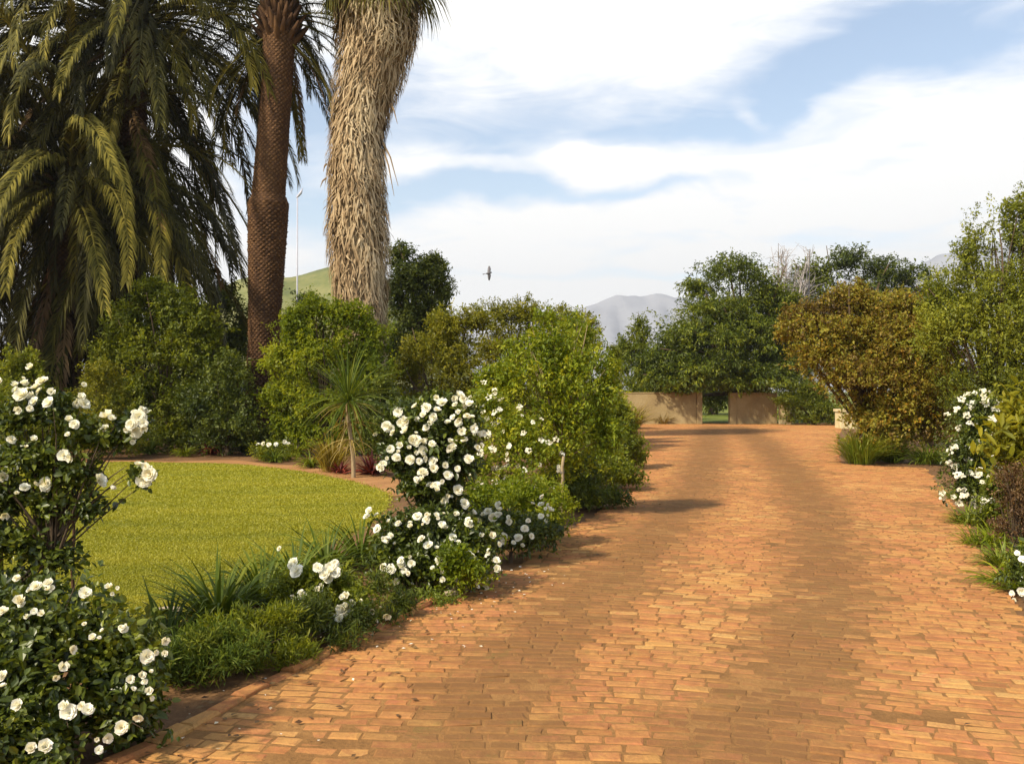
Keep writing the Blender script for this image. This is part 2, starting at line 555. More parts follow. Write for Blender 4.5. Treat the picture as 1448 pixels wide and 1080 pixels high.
def grass_blades(name, poly, n, hmin, hmax, seed, mat, z=0.018, dens_pow=1.0, ymin=None, ymax=None):
    rng = np.random.default_rng(seed)
    P = np.array(poly)
    lo, hi = P.min(0), P.max(0)
    if ymax: hi[1] = ymax
    y0, y1 = lo[1], hi[1]
    # more blades close to the viewer's side, fewer far off
    u = rng.random(n * 3)
    y = 1 / (1 / y0 + u * (1 / y1 - 1 / y0))
    half = 0.60 * y
    x = (rng.random(n * 3) * 2 - 1) * half
    Q = np.stack([x, y], 1)
    Q = Q[inside(Q, poly)][:n]
    n = len(Q)
    patch = np.sin(Q[:, 0] * .7 + 1.3 * np.sin(Q[:, 1] * .9)) * np.sin(Q[:, 1] * 2.6 + 1.1 * np.sin(Q[:, 0] * .8)) * .3 + .2 * np.sin(Q[:, 1] * 7 + 2 * np.sin(Q[:, 0] * 1.3)) + .5
    h = (hmin + (hmax - hmin) * rng.random(n)) * (0.6 + .6 * patch)
    a = rng.random(n) * 2 * PI
    wd = 0.003 + 0.0007 * Q[:, 1]
    Q = Q + rng.normal(0, .07, Q.shape)
    b = np.stack([Q[:, 0], Q[:, 1], np.full(n, z)], 1)
    s = np.stack([np.cos(a), np.sin(a), np.zeros(n)], 1) * wd[:, None]
    lean = np.stack([rng.normal(0, .6, n), rng.normal(0, .6, n), np.ones(n)], 1) * h[:, None]
    V = np.stack([b - s, b + s, b + lean], 1).reshape(-1, 3)
    F = np.arange(3 * n).reshape(-1, 3)
    t = np.clip(.25 + .42 * patch + rng.normal(0, .10, n), 0, 1)
    m = MB(); m.add(V, F, np.repeat(t, 3))
    o = m.build(name, mat)
    return props(o, kind='stuff')


g = grass_blades('lawn_grass', LAWN, 420000, .010, .024, 3, M['blade'], ymax=22)
props(g, 'short yellow green mown grass of the lawn', 'grass')


# ------------------------------------------------------------------ the brick driveway: every paver is real relief
def brick_field(poly, seed=5):
    rng = np.random.default_rng(seed)
    ax = np.array([0.30, 1.0]); ax /= np.linalg.norm(ax)
    cr = np.array([ax[1], -ax[0]])
    BL, BW = .160, .088
    Ul, Vl, Lh, Wh = [], [], [], []
    v = -1.0
    while v < 50:
        bw = BW * (.80 + .36 * rng.random())
        ln = BL * (.78 + .5 * rng.random(260))
        e_ = np.cumsum(ln) - 14 - rng.random() * .3
        Ul.append(e_ - ln / 2); Vl.append(np.full(260, v + bw / 2)); Lh.append(ln / 2); Wh.append(np.full(260, bw / 2))
        v += bw
    U, Vv, Lh, Wh = (np.concatenate(q) for q in (Ul, Vl, Lh, Wh))
    # rows wander as laid by hand
    V2 = Vv + .22 * np.sin(U * .75 + .25 * Vv) + .06 * np.sin(U * 1.9 + Vv * .7)
    ang = np.arctan(.22 * .75 * np.cos(U * .75 + .25 * Vv) + .06 * 1.9 * np.cos(U * 1.9 + Vv * .7))
    C = U[:, None] * cr + V2[:, None] * ax
    keep = inside(C, poly) & (C[:, 1] > .3) & (np.abs(C[:, 0]) < .75 * C[:, 1] + 2)
    C, ang, Lh, Wh = C[keep], ang[keep], Lh[keep], Wh[keep]
    n = len(C)
    ang = ang + rng.normal(0, .075, n)
    a0 = math.atan2(cr[1], cr[0])
    d = np.stack([np.cos(ang + a0), np.sin(ang + a0)], 1)
    e = np.stack([-d[:, 1], d[:, 0]], 1)
    hl = (Lh - .001) * (1 + rng.normal(0, .012, n)); hw = (Wh - .0015) * (1 + rng.normal(0, .025, n))
    low = np.sin(C[:, 0] * 1.7 + 1.1 * np.sin(C[:, 1] * 1.1)) * np.sin(C[:, 1] * 2.1 + .8 * np.sin(C[:, 0] * 1.9)) + .6 * np.sin(C[:, 0] * 4.1 + C[:, 1] * 3.3)
    zt = .0245 + .0022 * low + rng.normal(0, .0016, n) - .004 * (rng.random(n) < .03)
    tx, ty = rng.normal(0, .007, n), rng.normal(0, .010, n)
    out = []
    for (inset, dz, jit) in ((0, -.030, .003), (.003, -.0045, .004), (.013, 0, .004)):
        for sx, sy in ((-1, -1), (1, -1), (1, 1), (-1, 1)):
            p = C + d * (sx * (hl - inset) + rng.normal(0, jit, n))[:, None] + e * (sy * (hw - inset) + rng.normal(0, jit * .6, n))[:, None]
            z = zt + dz + sx * hl * tx + sy * hw * ty
            out.append(np.concatenate([p, z[:, None]], 1))
    Vx = np.stack(out, 1).reshape(-1, 3)
    base = []
    for L0 in (0, 4):
        for i in range(4):
            j = (i + 1) % 4
            base.append((L0 + i, L0 + j, L0 + 4 + j, L0 + 4 + i))
    base.append((8, 9, 10, 11))
    F = (np.arange(n)[:, None, None] * 12 + np.array(base)[None]).reshape(-1, 4)
    t = np.clip(rng.beta(2.4, 2.0, n) + .10 * np.sin(C[:, 0] * 1.3 + C[:, 1] * .8), 0, 1)
    t = np.where(rng.random(n) < .06, rng.random(n) * .15, t)
    tr1 = [G(640, 1080), G(720, 950), G(830, 850), G(930, 760), G(985, 690), G(1000, 640), G(1010, 604)]
    tr2 = [G(1030, 1080), G(1120, 960), G(1170, 850), G(1160, 740), G(1120, 670), G(1075, 625), G(1040, 604)]
    dd = np.minimum(edge_dist(C, tr1), edge_dist(C, tr2))
    width = .42 + .012 * C[:, 1]
    st = np.exp(-(dd / width) ** 2) * 1.0 + rng.normal(0, .12, n)
    m = MB(); m.add(Vx, F, np.repeat(t, 12))
    o = m.build('brick_driveway', M['brick'], smooth=False)
    at = o.data.attributes.new('stain', 'FLOAT', 'POINT')
    at.data.foreach_set('value', np.repeat(st, 12).astype(np.float32))
    return props(o, kind='structure')


brick_field(DRIVE)


def kerb_bricks(line, seed, y0, y1, name):
    rng = np.random.default_rng(seed)
    P = np.array(line)
    seg = np.linalg.norm(np.diff(P, axis=0), axis=1)
    s = np.concatenate([[0], np.cumsum(seg)])
    m = MB(); st = []
    for k in np.arange(0, s[-1], .232):
        x = np.interp(k, s, P[:, 0]); y = np.interp(k, s, P[:, 1])
        if not (y0 < y < y1): continue
        x2 = np.interp(k + .05, s, P[:, 0]); y2 = np.interp(k + .05, s, P[:, 1])
        d = np.array([x2 - x, y2 - y]); d /= np.linalg.norm(d) + 1e-9
        e = np.array([-d[1], d[0]])
        hl, hw, h = .113, .045, .048 + rng.normal(0, .004)
        an = rng.normal(0, .03)
        d, e = d * math.cos(an) + e * math.sin(an), e * math.cos(an) - d * math.sin(an)
        c = np.array([x, y]) + e * .04
        V = []
        for ins, z in ((0, 0.0), (.002, h - .012), (.014, h)):
            for sx, sy in ((-1, -1), (1, -1), (1, 1), (-1, 1)):
                q = c + d * sx * (hl - ins) + e * sy * (hw - ins) + rng.normal(0, .003, 2)
                V.append((q[0], q[1], z + rng.normal(0, .003)))
        F = [(L0 + i, L0 + (i + 1) % 4, L0 + 4 + (i + 1) % 4, L0 + 4 + i) for L0 in (0, 4) for i in range(4)] + [(8, 9, 10, 11)]
        m.add(V, F, rng.beta(2, 2))
    o = m.build(name, M['brick'], smooth=False)
    at = o.data.attributes.new('stain', 'FLOAT', 'POINT')
    at.data.foreach_set('value', np.zeros(m.n, np.float32))
    return props(o, kind='structure')


kerb_bricks(LEFT_EDGE, 3, .6, 7.4, 'left_brick_kerb')


# ------------------------------------------------------------------ hills and mountains
def hill():
    D0, x0 = 420.0, XX(440, 420)
    m = MB()
    nx, ny = 60, 24
    xs = np.linspace(-150, 150, nx); ys = np.linspace(-110, 160, ny)
    X, Y = np.meshgrid(xs, ys)
    Z = 55 * np.exp(-np.abs(X / 60) ** 3 - (Y / 80) ** 2) * (1 + .05 * np.sin(X * .12 + Y * .05)) - 1.0
    V = np.stack([X + x0, Y + D0, Z], -1).reshape(-1, 3)
    i = (np.arange(ny - 1)[:, None] * nx + np.arange(nx - 1)[None]).ravel()
    F = np.stack([i, i + 1, i + nx + 1, i + nx], 1)
    m.add(V, F)
    return props(m.build('green_hill', M['hillside']), kind='structure')


hill()


def mountains():
    rng = np.random.default_rng(8)
    D0 = 2500.0
    pk = [(-500, 480), (300, 475), (700, 470), (790, 452), (838, 430), (872, 420), (905, 418), (960, 421), (1010, 425), (1080, 415), (1180, 398), (1260, 388),
          (1300, 374), (1330, 360), (1375, 351), (1440, 345), (1520, 340), (1650, 345), (1900, 380)]
    px = np.linspace(-500, 1900, 360)
    py = np.interp(px, [p[0] for p in pk], [p[1] for p in pk])
    H = (HY - py) / FPX * D0 + EYE
    H += np.cumsum(rng.normal(0, 1.4, 360)) * .12 + 1.5 * np.sin(px * .11) + 1.2 * np.sin(px * .29)
    rows = 18
    m = MB(); V = []
    for r in range(rows):
        f = r / (rows - 1)
        prof = math.sin(f * PI / 2) ** 1.25
        Y = D0 - 550 + 550 * f
        fold = 14 * np.sin(px * .075 + 1.3 * np.sin(px * .021)) + 7 * np.sin(px * .19 + f * 2) + rng.normal(0, 2.5, 360)
        Z = H * prof * (1 + .004 * fold * math.sin(f * PI)) - 2 * (1 - f)
        V.append(np.stack([(px - CX) / FPX * D0, np.full(360, Y) + fold * 2.2 * math.sin(f * PI), Z], 1))
    V.append(np.stack([(px - CX) / FPX * D0, np.full(360, D0 + 350.), np.full(360, -2.)], 1))
    V = np.concatenate(V)
    i = (np.arange(rows)[:, None] * 360 + np.arange(359)[None]).ravel()
    m.add(V, np.stack([i, i + 1, i + 361, i + 360], 1))
    return props(m.build('mountain_range', M['rock']), kind='structure')


mountains()


# ------------------------------------------------------------------ foliage
def leaf_quads(P, d, nrm, L, Wd, t, fine=False, droop=0.15):
    """leaves at P pointing along d; returns V, F, tint"""
    s = unit(np.cross(d, nrm)); u = np.cross(s, d)
    L = L[:, None]; Wd = Wd[:, None]
    z = np.array([0, 0, 1.0])
    if not fine:
        V = np.stack([P, P + d * L * .45 + s * Wd * .5 + u * Wd * .12, P + d * L - z * L * droop, P + d * L * .45 - s * Wd * .5 + u * Wd * .12], 1)
        n = len(P)
        F = np.arange(4 * n).reshape(-1, 4)
        return V.reshape(-1, 3), F, np.repeat(t, 4)
    k = [P, P + d * L * .28 + s * Wd * .42 + u * Wd * .14, P + d * L * .66 + s * Wd * .40 + u * Wd * .10 - z * L * droop * .5, P + d * L - z * L * droop,
         P + d * L * .66 - s * Wd * .40 + u * Wd * .10 - z * L * droop * .5, P + d * L * .28 - s * Wd * .42 + u * Wd * .14]
    V = np.stack(k, 1)
    n = len(P)
    b = np.arange(n)[:, None] * 6
    F = np.concatenate([b + np.array([[0, 1, 2, 3]]), b + np.array([[0, 3, 4, 5]])])
    return V.reshape(-1, 3), F, np.repeat(t, 6)


def crown(rng, lobes, n, per, L, Wr, out=.75, up=.25, twig=3.0, fine=False, clump=.22, shell=2.4, flatten=0.0, droop=.15):
    """lobes: list of (x,y,z, rx,ry,rz). n leaves in all, `per` on each twig."""
    C = np.array([l[:3] for l in lobes]); Rr = np.array([l[3:6] for l in lobes])
    wgt = (Rr.prod(1)) ** .667
    k = max(1, n // per)
    li = rng.choice(len(lobes), k, p=wgt / wgt.sum())
    v = unit(rng.normal(0, 1, (k, 3)))
    v[:, 2] = np.where((v[:, 2] < -.3) & (rng.random(k) < .5), -v[:, 2], v[:, 2])
    ph = rng.random((len(lobes), 3)) * 6.28
    wob = 1 + .16 * np.sin(v[:, 0] * 5 + ph[li, 0]) * np.sin(v[:, 1] * 5 + ph[li, 1]) + .10 * np.sin(v[:, 2] * 9 + ph[li, 2]) + rng.normal(0, .07, k)
    rad = rng.random(k) ** (1 / shell) * wob
    rad = np.where(rng.random(k) < .07, rad * (1.10 + .28 * rng.random(k)), rad)
    tip = C[li] + v * Rr[li] * rad[:, None]
    fr = 2.6 / np.median(Rr)
    gap = np.sin(tip[:, 0] * fr + ph[0, 0]) * np.sin(tip[:, 1] * fr + ph[0, 1]) + .8 * np.sin(tip[:, 2] * fr * 1.25 + ph[0, 2]) * np.sin((tip[:, 0] - tip[:, 1]) * fr * .8)
    sel = gap > -.62
    tip, v, li, rad = tip[sel], v[sel], li[sel], rad[sel]
    k = len(tip)
    od = unit(v * out + rng.normal(0, .45, (k, 3)) + np.array([0, 0, up]))
    if flatten: od[:, 2] *= (1 - flatten); od = unit(od)
    tcl = rng.normal(0, clump * .8, k) + rng.normal(0, .13, len(lobes))[li]
    # leaves along each twig
    tt = rng.random((k, per))
    Lf = L * (0.6 + .6 * rng.random((k, per))) * (.75 + .6 * rng.random((k, 1)))
    P = tip[:, None] - od[:, None] * (tt * twig * L)[..., None] + rng.normal(0, .35 * L, (k, per, 3))
    d = unit(od[:, None] * (.5 + .5 * (1 - tt))[..., None] + rng.normal(0, .62, (k, per, 3)))
    nn = unit(np.array([0, 0, .9]) + v[:, None] * .5 + rng.normal(0, .55, (k, per, 3)))
    t = np.clip(.5 + tcl[:, None] + rng.normal(0, .17, (k, per)), 0, 1)
    ok = P[..., 2] > .02
    return leaf_quads(P[ok], d[ok], nn[ok], Lf[ok], Lf[ok] * Wr, t[ok], fine, droop)


def auto_lobes(rng, h, wx, wy, z0, k, size=.42, taper=.35):
    """k lobes scattered over a bushy outline from z0 to h, broad near the ground"""
    H = h - z0
    out = [(0, 0, z0 + H * .42, wx * .36, wy * .36, H * .40), (0, 0, z0 + H * .14, wx * .42, wy * .42, H * .16)]
    for i in range(k):
        f = ((i * .618) % 1.0) if i else 1.0
        a = i * 2.4 + rng.random() * .9
        prof = 1 - taper * f - (1 - taper) * max(0, (f - .5) / .5) ** 3.0
        rl = size * (.75 + .5 * rng.random())
        rx = max(rl * .55 * wx * .5, .12); ry = max(rl * .55 * wy * .5, .12)
        rz = min(rl * .5 * H * .5, max(rx, ry) * 1.25)
        rad = max(0, .5 * prof * (.92 + .2 * rng.random()))
        z = z0 + rz * .5 + f * (H - rz * 1.55)
        out.append((math.cos(a) * max(0, wx * rad - rx * .75), math.sin(a) * max(0, wy * rad - ry * .75), z, rx, ry, rz))
    return out


def limbs(m, rng, lobes, r0, zfork, sides=6, tint=.5, lean=(0, 0), many=1):
    """trunk and a limb into every lobe"""
    top = np.array([lean[0], lean[1], zfork])
    path = [np.array([0, 0, -.05]), top * .35 + np.array([.04 * r0, 0, 0]), top * .7, top]
    m.tube(path, [r0 * 1.35, r0 * 1.05, r0 * .9, r0 * .75], sides, tint)
    for l in lobes:
        for q in range(many):
            e = np.array(l[:3]) + rng.normal(0, .35, 3) * np.array(l[3:6]) + np.array([0, 0, l[5] * .3])
            s = path[2] + (top - path[2]) * rng.random()
            mid = s + (e - s) * .5 + np.array([0, 0, .12 * np.linalg.norm(e - s)]) + rng.normal(0, .06, 3) * np.linalg.norm(e - s)
            tt = np.linspace(0, 1, 6)[:, None]
            pth = (1 - tt) ** 2 * s + 2 * tt * (1 - tt) * mid + tt ** 2 * e
            rr = r0 * (.28 + .25 * rng.random())
            m.tube(pth, np.linspace(rr, rr * .18, 6), 5, tint)


def plant(name, label, cat, px, D, ytop, wpx, seed, leafmat, n, L, Wr=.5, zb=None, depth=None, lobes=10, lobesize=.72, trunkmat='bark', r0=.05, zfork=.3, per=12,
          group=None, part='foliage', wood='stem', lob=None, many=1, taper=.22, extra=None, **kw):
    """a shrub or tree: Empty > foliage, stem. Sizes read from the photo at distance D."""
    rng = np.random.default_rng(seed)
    root = thing(name, (XX(px, D), D, 0), label, cat, group)
    h = HT(ytop, D); wx = 1.22 * wpx / FPX * D
    wy = depth or wx
    z0 = zb if zb is not None else .05
    lb = lob if lob is not None else auto_lobes(rng, h, wx, wy, z0, lobes, lobesize, taper)
    if extra: lb = lb + extra
    f = MB()
    V, F, T = crown(rng, lb, n, per, L, Wr, **kw)
    f.add(V, F, T)
    f.build(part, M[leafmat], root, smooth=False)
    s = MB()
    limbs(s, rng, lb, r0, zfork, many=many)
    s.build(wood, M[trunkmat], root)
    return root, lb, h


def LB(px0, D, pts):
    """lobes from photo pixels: (px, py, half width, half height, offset in depth)"""
    s_ = D / FPX
    return [((p[0] - px0) * s_, (p[4] if len(p) > 4 else 0), HT(p[1], D), p[2] * s_, p[2] * s_ * .9, p[3] * s_) for p in pts]


# ---- strap leaved clumps
def straps(m, rng, n, length, width, e0=(40, 85), bend=1.0, z=0.0, seg=5, tint=(.5, .2), r=.05, azr=(0, 360)):
    a = R(azr[0]) + rng.random(n) * R(azr[1] - azr[0])
    e = R(e0[0]) + rng.random(n) * R(e0[1] - e0[0])
    L = length * (.6 + .5 * rng.random(n))
    b = bend * (.5 + rng.random(n))
    P = np.stack([np.cos(a) * r * rng.random(n), np.sin(a) * r * rng.random(n), np.full(n, z)], 1)
    side = np.stack([-np.sin(a), np.cos(a), np.zeros(n)], 1)
    side = unit(side + np.stack([np.zeros(n), np.zeros(n), rng.normal(0, .35, n)], 1))
    cols = []
    for i in range(seg + 1):
        f = i / seg
        wv = width * (1.0 if i < seg * .6 else max(.05, (1 - f) / .45)) * (.6 if i == 0 else 1)
        cols.append(P - side * (wv * .5)); cols.append(P + side * (wv * .5))
        ee = e - b * (f + .5 / seg) * 1.6
        dv = np.stack([np.cos(a) * np.cos(ee), np.sin(a) * np.cos(ee), np.sin(ee)], 1)
        P = P + dv * (L / seg)[:, None]
    V = np.stack(cols, 1)
    V[:, :, 2] = np.maximum(V[:, :, 2], .025)
    k = 2 * (seg + 1)
    base = np.array([(2 * i, 2 * i + 1, 2 * i + 3, 2 * i + 2) for i in range(seg)])
    F = (np.arange(n)[:, None, None] * k + base[None]).reshape(-1, 4)
    t = np.clip(rng.normal(tint[0], tint[1], n), 0, 1)
    m.add(V.reshape(-1, 3), F, np.repeat(t, k))


def clump(name, label, cat, px, py, seed, mat, n, length, width, group=None, e0=(35, 88), bend=1.0, r=.08, dead=0, sub=1, spread=0.0):
    rng = np.random.default_rng(seed)
    x, y = G(px, py)
    root = thing(name, (x, y, 0), label, cat, group)
    m = MB()
    for q in range(sub):
        mm = MB()
        straps(mm, rng, n // sub, length, width, e0, bend, .01, r=r)
        o = np.array([rng.normal(0, spread), rng.normal(0, spread * .7), 0]) if q else np.zeros(3)
        m.add(mm.V[0] + o, mm.L[0].reshape(-1, 4), mm.T[0])
    m.build('foliage', M[mat], root)
    if dead:
        d = MB(); straps(d, rng, dead, length * .9, width, (5, 40), 1.2, .02, r=r)
        d.build('dead_leaf', M['leaf_straw'], root)['kind'] = 'stuff'
    return root


# ------------------------------------------------------------------ roses
def flower_mesh(name, seed, layers, cup):
    rng = np.random.default_rng(seed)
    m = MB()
    for (cnt, ln, tilt, off, wd) in layers:
        for i in range(cnt):
            a = off + i * 2 * PI / cnt + rng.normal(0, .12)
            tl = tilt + rng.normal(0, .10)
            Lp = ln * (1 + rng.normal(0, .08))
            pts = []
            for u in (0, .4, .75, 1.0):
                for v in (-1, 0, 1):
                    ww = wd * (.35 + 1.1 * u - .55 * u * u) * v
                    up = tl + (cup * u if u < .8 else cup * .5)
                    r_ = Lp * u * math.cos(tl) * (1 - .06 * abs(v))
                    z_ = Lp * u * math.sin(tl) + cup * .25 * Lp * u * u + (.10 * Lp * abs(v) * u) + rng.normal(0, .02 * Lp)
                    pts.append((r_ * math.cos(a) - ww * math.sin(a), r_ * math.sin(a) + ww * math.cos(a), z_))
            F = [(3 * r + c, 3 * r + c + 1, 3 * r + c + 4, 3 * r + c + 3) for r in range(3) for c in range(2)]
            m.add(pts, F, np.clip(.25 + .6 * ln / .05 + rng.normal(0, .1), 0, 1))
    return m.mesh(name, M['petal'])


FL = [flower_mesh('rose_bloom', 1, [(6, .050, .15, 0, .026), (6, .044, .50, .5, .023), (5, .034, .85, .2, .018), (4, .022, 1.2, .6, .012)], .4),
      flower_mesh('rose_bloom', 2, [(7, .052, -.05, 0, .026), (6, .046, .30, .4, .024), (6, .036, .65, .1, .019), (5, .024, 1.05, .3, .013)], .25),
      flower_mesh('rose_bloom', 3, [(5, .046, .65, 0, .026), (5, .038, .95, .5, .022), (4, .026, 1.25, .2, .014)], .5)]
FSM = [flower_mesh('small_bloom', 4, [(5, .045, .2, 0, .026), (5, .034, .6, .5, .02), (3, .02, 1.1, .2, .012)], .3),
       flower_mesh('small_bloom', 5, [(6, .045, .0, 0, .024), (4, .03, .7, .5, .018)], .3)]


def cluster_mesh(seed):
    rng = np.random.default_rng(seed)
    me = bpy.data.meshes.new('bloom_cluster')
    src = FSM[seed % 2]
    n = len(src.vertices)
    co = np.zeros(n * 3, np.float32); src.vertices.foreach_get('co', co); co = co.reshape(-1, 3)
    F = [tuple(p.vertices) for p in src.polygons]
    V, FF = [], []
    for q in range(5):
        a = rng.random() * 6.28; o = np.array([math.cos(q * 1.26) * .042, math.sin(q * 1.26) * .042, rng.normal(0, .012)]) * (.8 + .4 * rng.random())
        Rm = np.array(Euler((rng.normal(0, .4), rng.normal(0, .4), a)).to_matrix())
        V += [tuple(x) for x in (co @ Rm.T) * (.45 + .35 * rng.random()) + o]
        FF += [tuple(i + n * q for i in f) for f in F]
    me.from_pydata(V, [], FF)
    at = me.attributes.new('tint', 'FLOAT', 'POINT'); at.data.foreach_set('value', np.full(len(V), .75, np.float32))
    me.materials.append(M['petal'])
    return me


FCL = [cluster_mesh(1), cluster_mesh(2), cluster_mesh(4)]


def put_flower(root, p, nrm, size, rng, small=False, cluster=False):
    """p in the root's frame; size = diameter in metres"""
    me = FCL[rng.integers(0, 3)] if cluster else (FSM if small else FL)[rng.integers(0, 2 if small else 3)]
    q = Vector(nrm).to_track_quat('Z', 'Y')
    e = (q.to_matrix() @ Matrix.Rotation(rng.random() * 6.28, 3, 'Z')).to_euler()
    return inst(me, 'flower_cluster' if cluster else 'flower', root, p, e, size / .10)


def flowers_px(root, D, lb, pts, size_px, seed, small=False):
    """blooms seen at photo points, seated on the outside of the bush"""
    rng = np.random.default_rng(seed)
    bx, by = root.location.x, root.location.y
    for (px, py) in pts:
        best = None
        for l in lb:
            Dl = by + l[1]
            p = PX(px, py, Dl) - np.array([bx, by, 0])
            q = ((p[0] - l[0]) / (l[3] * 1.08)) ** 2 + ((p[2] - l[2]) / (l[5] * 1.08)) ** 2
            dep = l[1] - l[4] * math.sqrt(max(0, 1 - q)) if q < 1 else 9 + q
            if best is None or dep < best[0]: best = (dep, l)
        dep = best[0] if best[0] < 9 else (best[1][1] - .02)
        p = PX(px, py, by + dep - .02) - np.array([bx, by, 0])
        nr = unit(np.array(p) - np.array(best[1][:3])) * .6 + np.array([-.15, -.45, .45]) + rng.normal(0, .28, 3)
        sz = size_px * (.65 + .6 * rng.random() ** 1.5) / FPX * by
        p = p + np.array([0, 1, 0]) * rng.random() * .028
        put_flower(root, p, nr, sz, rng, small)
        if not small and len(root.children) < 96:
            for q in range(rng.integers(0, 3) + (rng.random() < .4)):
                o = rng.normal(0, .75, 3) * sz * np.array([1, .4, 1])
                put_flower(root, p + o, nr + rng.normal(0, .4, 3), sz * (.45 + .4 * rng.random()), rng)


def flowers_rand(root, lb, n, size, seed, small=True, front=-.1, zmin=0, cluster=False):
    rng = np.random.default_rng(seed)
    k = 0
    while k < n:
        l = lb[rng.integers(0, len(lb))]
        v = unit(rng.normal(0, 1, 3))
        if v[1] > front: continue
        p = np.array(l[:3]) + v * np.array(l[3:6]) * 1.04
        if p[2] < zmin + .05: continue
        put_flower(root, p, v * .6 + np.array([-.1, -.3, .5]) + rng.normal(0, .25, 3), size * (.7 + .6 * rng.random()), rng, small, cluster)
        k += 1


# ------------------------------------------------------------------ palms
def frond_mesh(name, seed, L, e0, droop, mat, pairs=92, leaf=.42, wd=.036, ragged=0.0):
    """one feather frond: it leaves the crown along +X rising at e0, then arches over"""
    rng = np.random.default_rng(seed)
    n = 30
    ds = L / (n - 1)
    p = np.zeros(3); pts = []; tan = []
    for i in range(n):
        f = i / (n - 1)
        e = e0 - droop * f ** 1.25
        t = np.array([math.cos(e), .05 * math.sin(3 * f + seed), math.sin(e)])
        pts.append(p.copy()); tan.append(unit(t)); p = p + t * ds
    pts, tan = np.array(pts), np.array(tan)
    m = MB()
    m.tube(pts, np.linspace(.045, .008, n), 5, .62)
    fpos = np.linspace(.10, .995, pairs)
    for sgn in (-1, 1):
        fp = np.clip(fpos + rng.normal(0, .004, pairs), 0, 1)
        keep = rng.random(pairs) > ragged
        fp = fp[keep]
        k = len(fp)
        P = np.stack([np.interp(fp, np.linspace(0, 1, n), pts[:, c]) for c in range(3)], 1)
        T = unit(np.stack([np.interp(fp, np.linspace(0, 1, n), tan[:, c]) for c in range(3)], 1))
        Sd = unit(np.cross(T, np.array([0, 0, 1.0]) + 0 * T + np.array([1e-3, 0, 0])))
        Up = np.cross(Sd, T)
        prof = np.clip(np.minimum(fp / .18, 1) * (1 - .62 * fp ** 3), .15, 1)
        ln = leaf * prof * (.85 + .3 * rng.random(k))
        d = unit(T * (.85 + .5 * fp)[:, None] + Sd * (sgn * .70) + Up * (.30 + .18 * rng.normal(0, 1, k))[:, None])
        hang = .30 + .25 * rng.random(k)
        mid = P + d * (ln * .5)[:, None]
        tip = P + d * ln[:, None] * .96 - np.array([0, 0, 1.0]) * (ln * hang)[:, None]
        wv = unit(np.cross(d, Up)) * (wd * .5) * (.7 + .5 * rng.random(k))[:, None]
        V = np.stack([P - wv * .6, P + wv * .6, mid + wv, mid - wv, tip + wv * .12, tip - wv * .12], 1)
        b = np.arange(k)[:, None, None] * 6
        F = (b + np.array([[0, 1, 2, 3], [3, 2, 4, 5]])[None]).reshape(-1, 4)
        t = np.clip(.42 + .22 * fp + rng.normal(0, .12, k), 0, 1)
        m.add(V.reshape(-1, 3), F, np.repeat(t, 6))
    return m.mesh(name, M[mat], smooth=False)


FRONDS = {}
def fronds(kind):
    if not FRONDS:
        for c, (e0, dr) in {'up': (78, 75), 'high': (58, 105), 'mid': (36, 112), 'low': (12, 98), 'hang': (-18, 68), 'fall': (-45, 44)}.items():
            FRONDS[c] = [frond_mesh('frond', 10 + q + len(FRONDS) * 3, 5.4, R(e0), R(dr), 'palm_green', leaf=.56) for q in range(2)]
        FRONDS['dead'] = [frond_mesh('dead_frond', 71 + q, 4.0, R(-52 + 8 * q), R(36), 'palm_dead', 60, .38, .045, .2) for q in range(2)]
    return FRONDS[kind]


def palm_trunk(m, prof, axis, rings_per_m=15.0, around=21, amp=.062):
    """trunk clad in rows of old leaf bases; prof: (z, radius), axis: (z, dx)"""
    z0, z1 = prof[0][0], prof[-1][0]
    nz, nt = int((z1 - z0) * 48), 120
    z = np.linspace(z0, z1, nz)
    r = np.interp(z, [p[0] for p in prof], [p[1] for p in prof])
    ax = np.interp(z, [p[0] for p in axis], [p[1] for p in axis])
    th = np.linspace(0, 2 * PI, nt, endpoint=False)
    Z, TH = np.meshgrid(z, th, indexing='ij')
    rng = np.random.default_rng(4)
    # diamond lattice of scars
    u = TH * around / (2 * PI); v = Z * rings_per_m * .5
    u = u + .10 * np.sin(Z * 2.1) + .05 * np.sin(Z * 5.3 + TH * 2); v = v + .06 * np.sin(TH * 3 + Z) + .04 * np.sin(TH * 7)
    a = np.abs(((u + v) % 1) - .5) * 2; b = np.abs(((u - v) % 1) - .5) * 2
    dmd = np.minimum(1 - a, 1 - b)
    dmd = np.clip(dmd * 2.2, 0, 1)
    ledge = ((v) % .5) * 2
    cell = np.sin(np.floor(u + v) * 12.9898 + np.floor(u - v) * 78.233) * 43758.5453
    cell = cell - np.floor(cell)
    disp = amp * (1 - .5 * np.clip((Z - .52 * z1) / (.04 * z1), 0, 1)) * (dmd * (.45 + .55 * ledge) - .5) * (.25 + 1.2 * cell) + rng.normal(0, .006, Z.shape)
    rr = r[:, None] * (1 + 0 * TH) + disp
    V = np.stack([ax[:, None] + rr * np.cos(TH), rr * np.sin(TH), Z], -1).reshape(-1, 3)
    i = (np.arange(nz - 1)[:, None] * nt); j = np.arange(nt)[None]; k = (j + 1) % nt
    F = np.stack([i + j, i + k, i + nt + k, i + nt + j], -1).reshape(-1, 4)
    fade = np.clip((Z - .52 * z1) / (.04 * z1), 0, 1) if len(prof) > 5 else 0 * Z
    t = np.clip(.10 + .10 * fade + .42 * dmd + .45 * (cell - .3) * dmd, 0, 1)
    m.add(V, F, t.ravel())


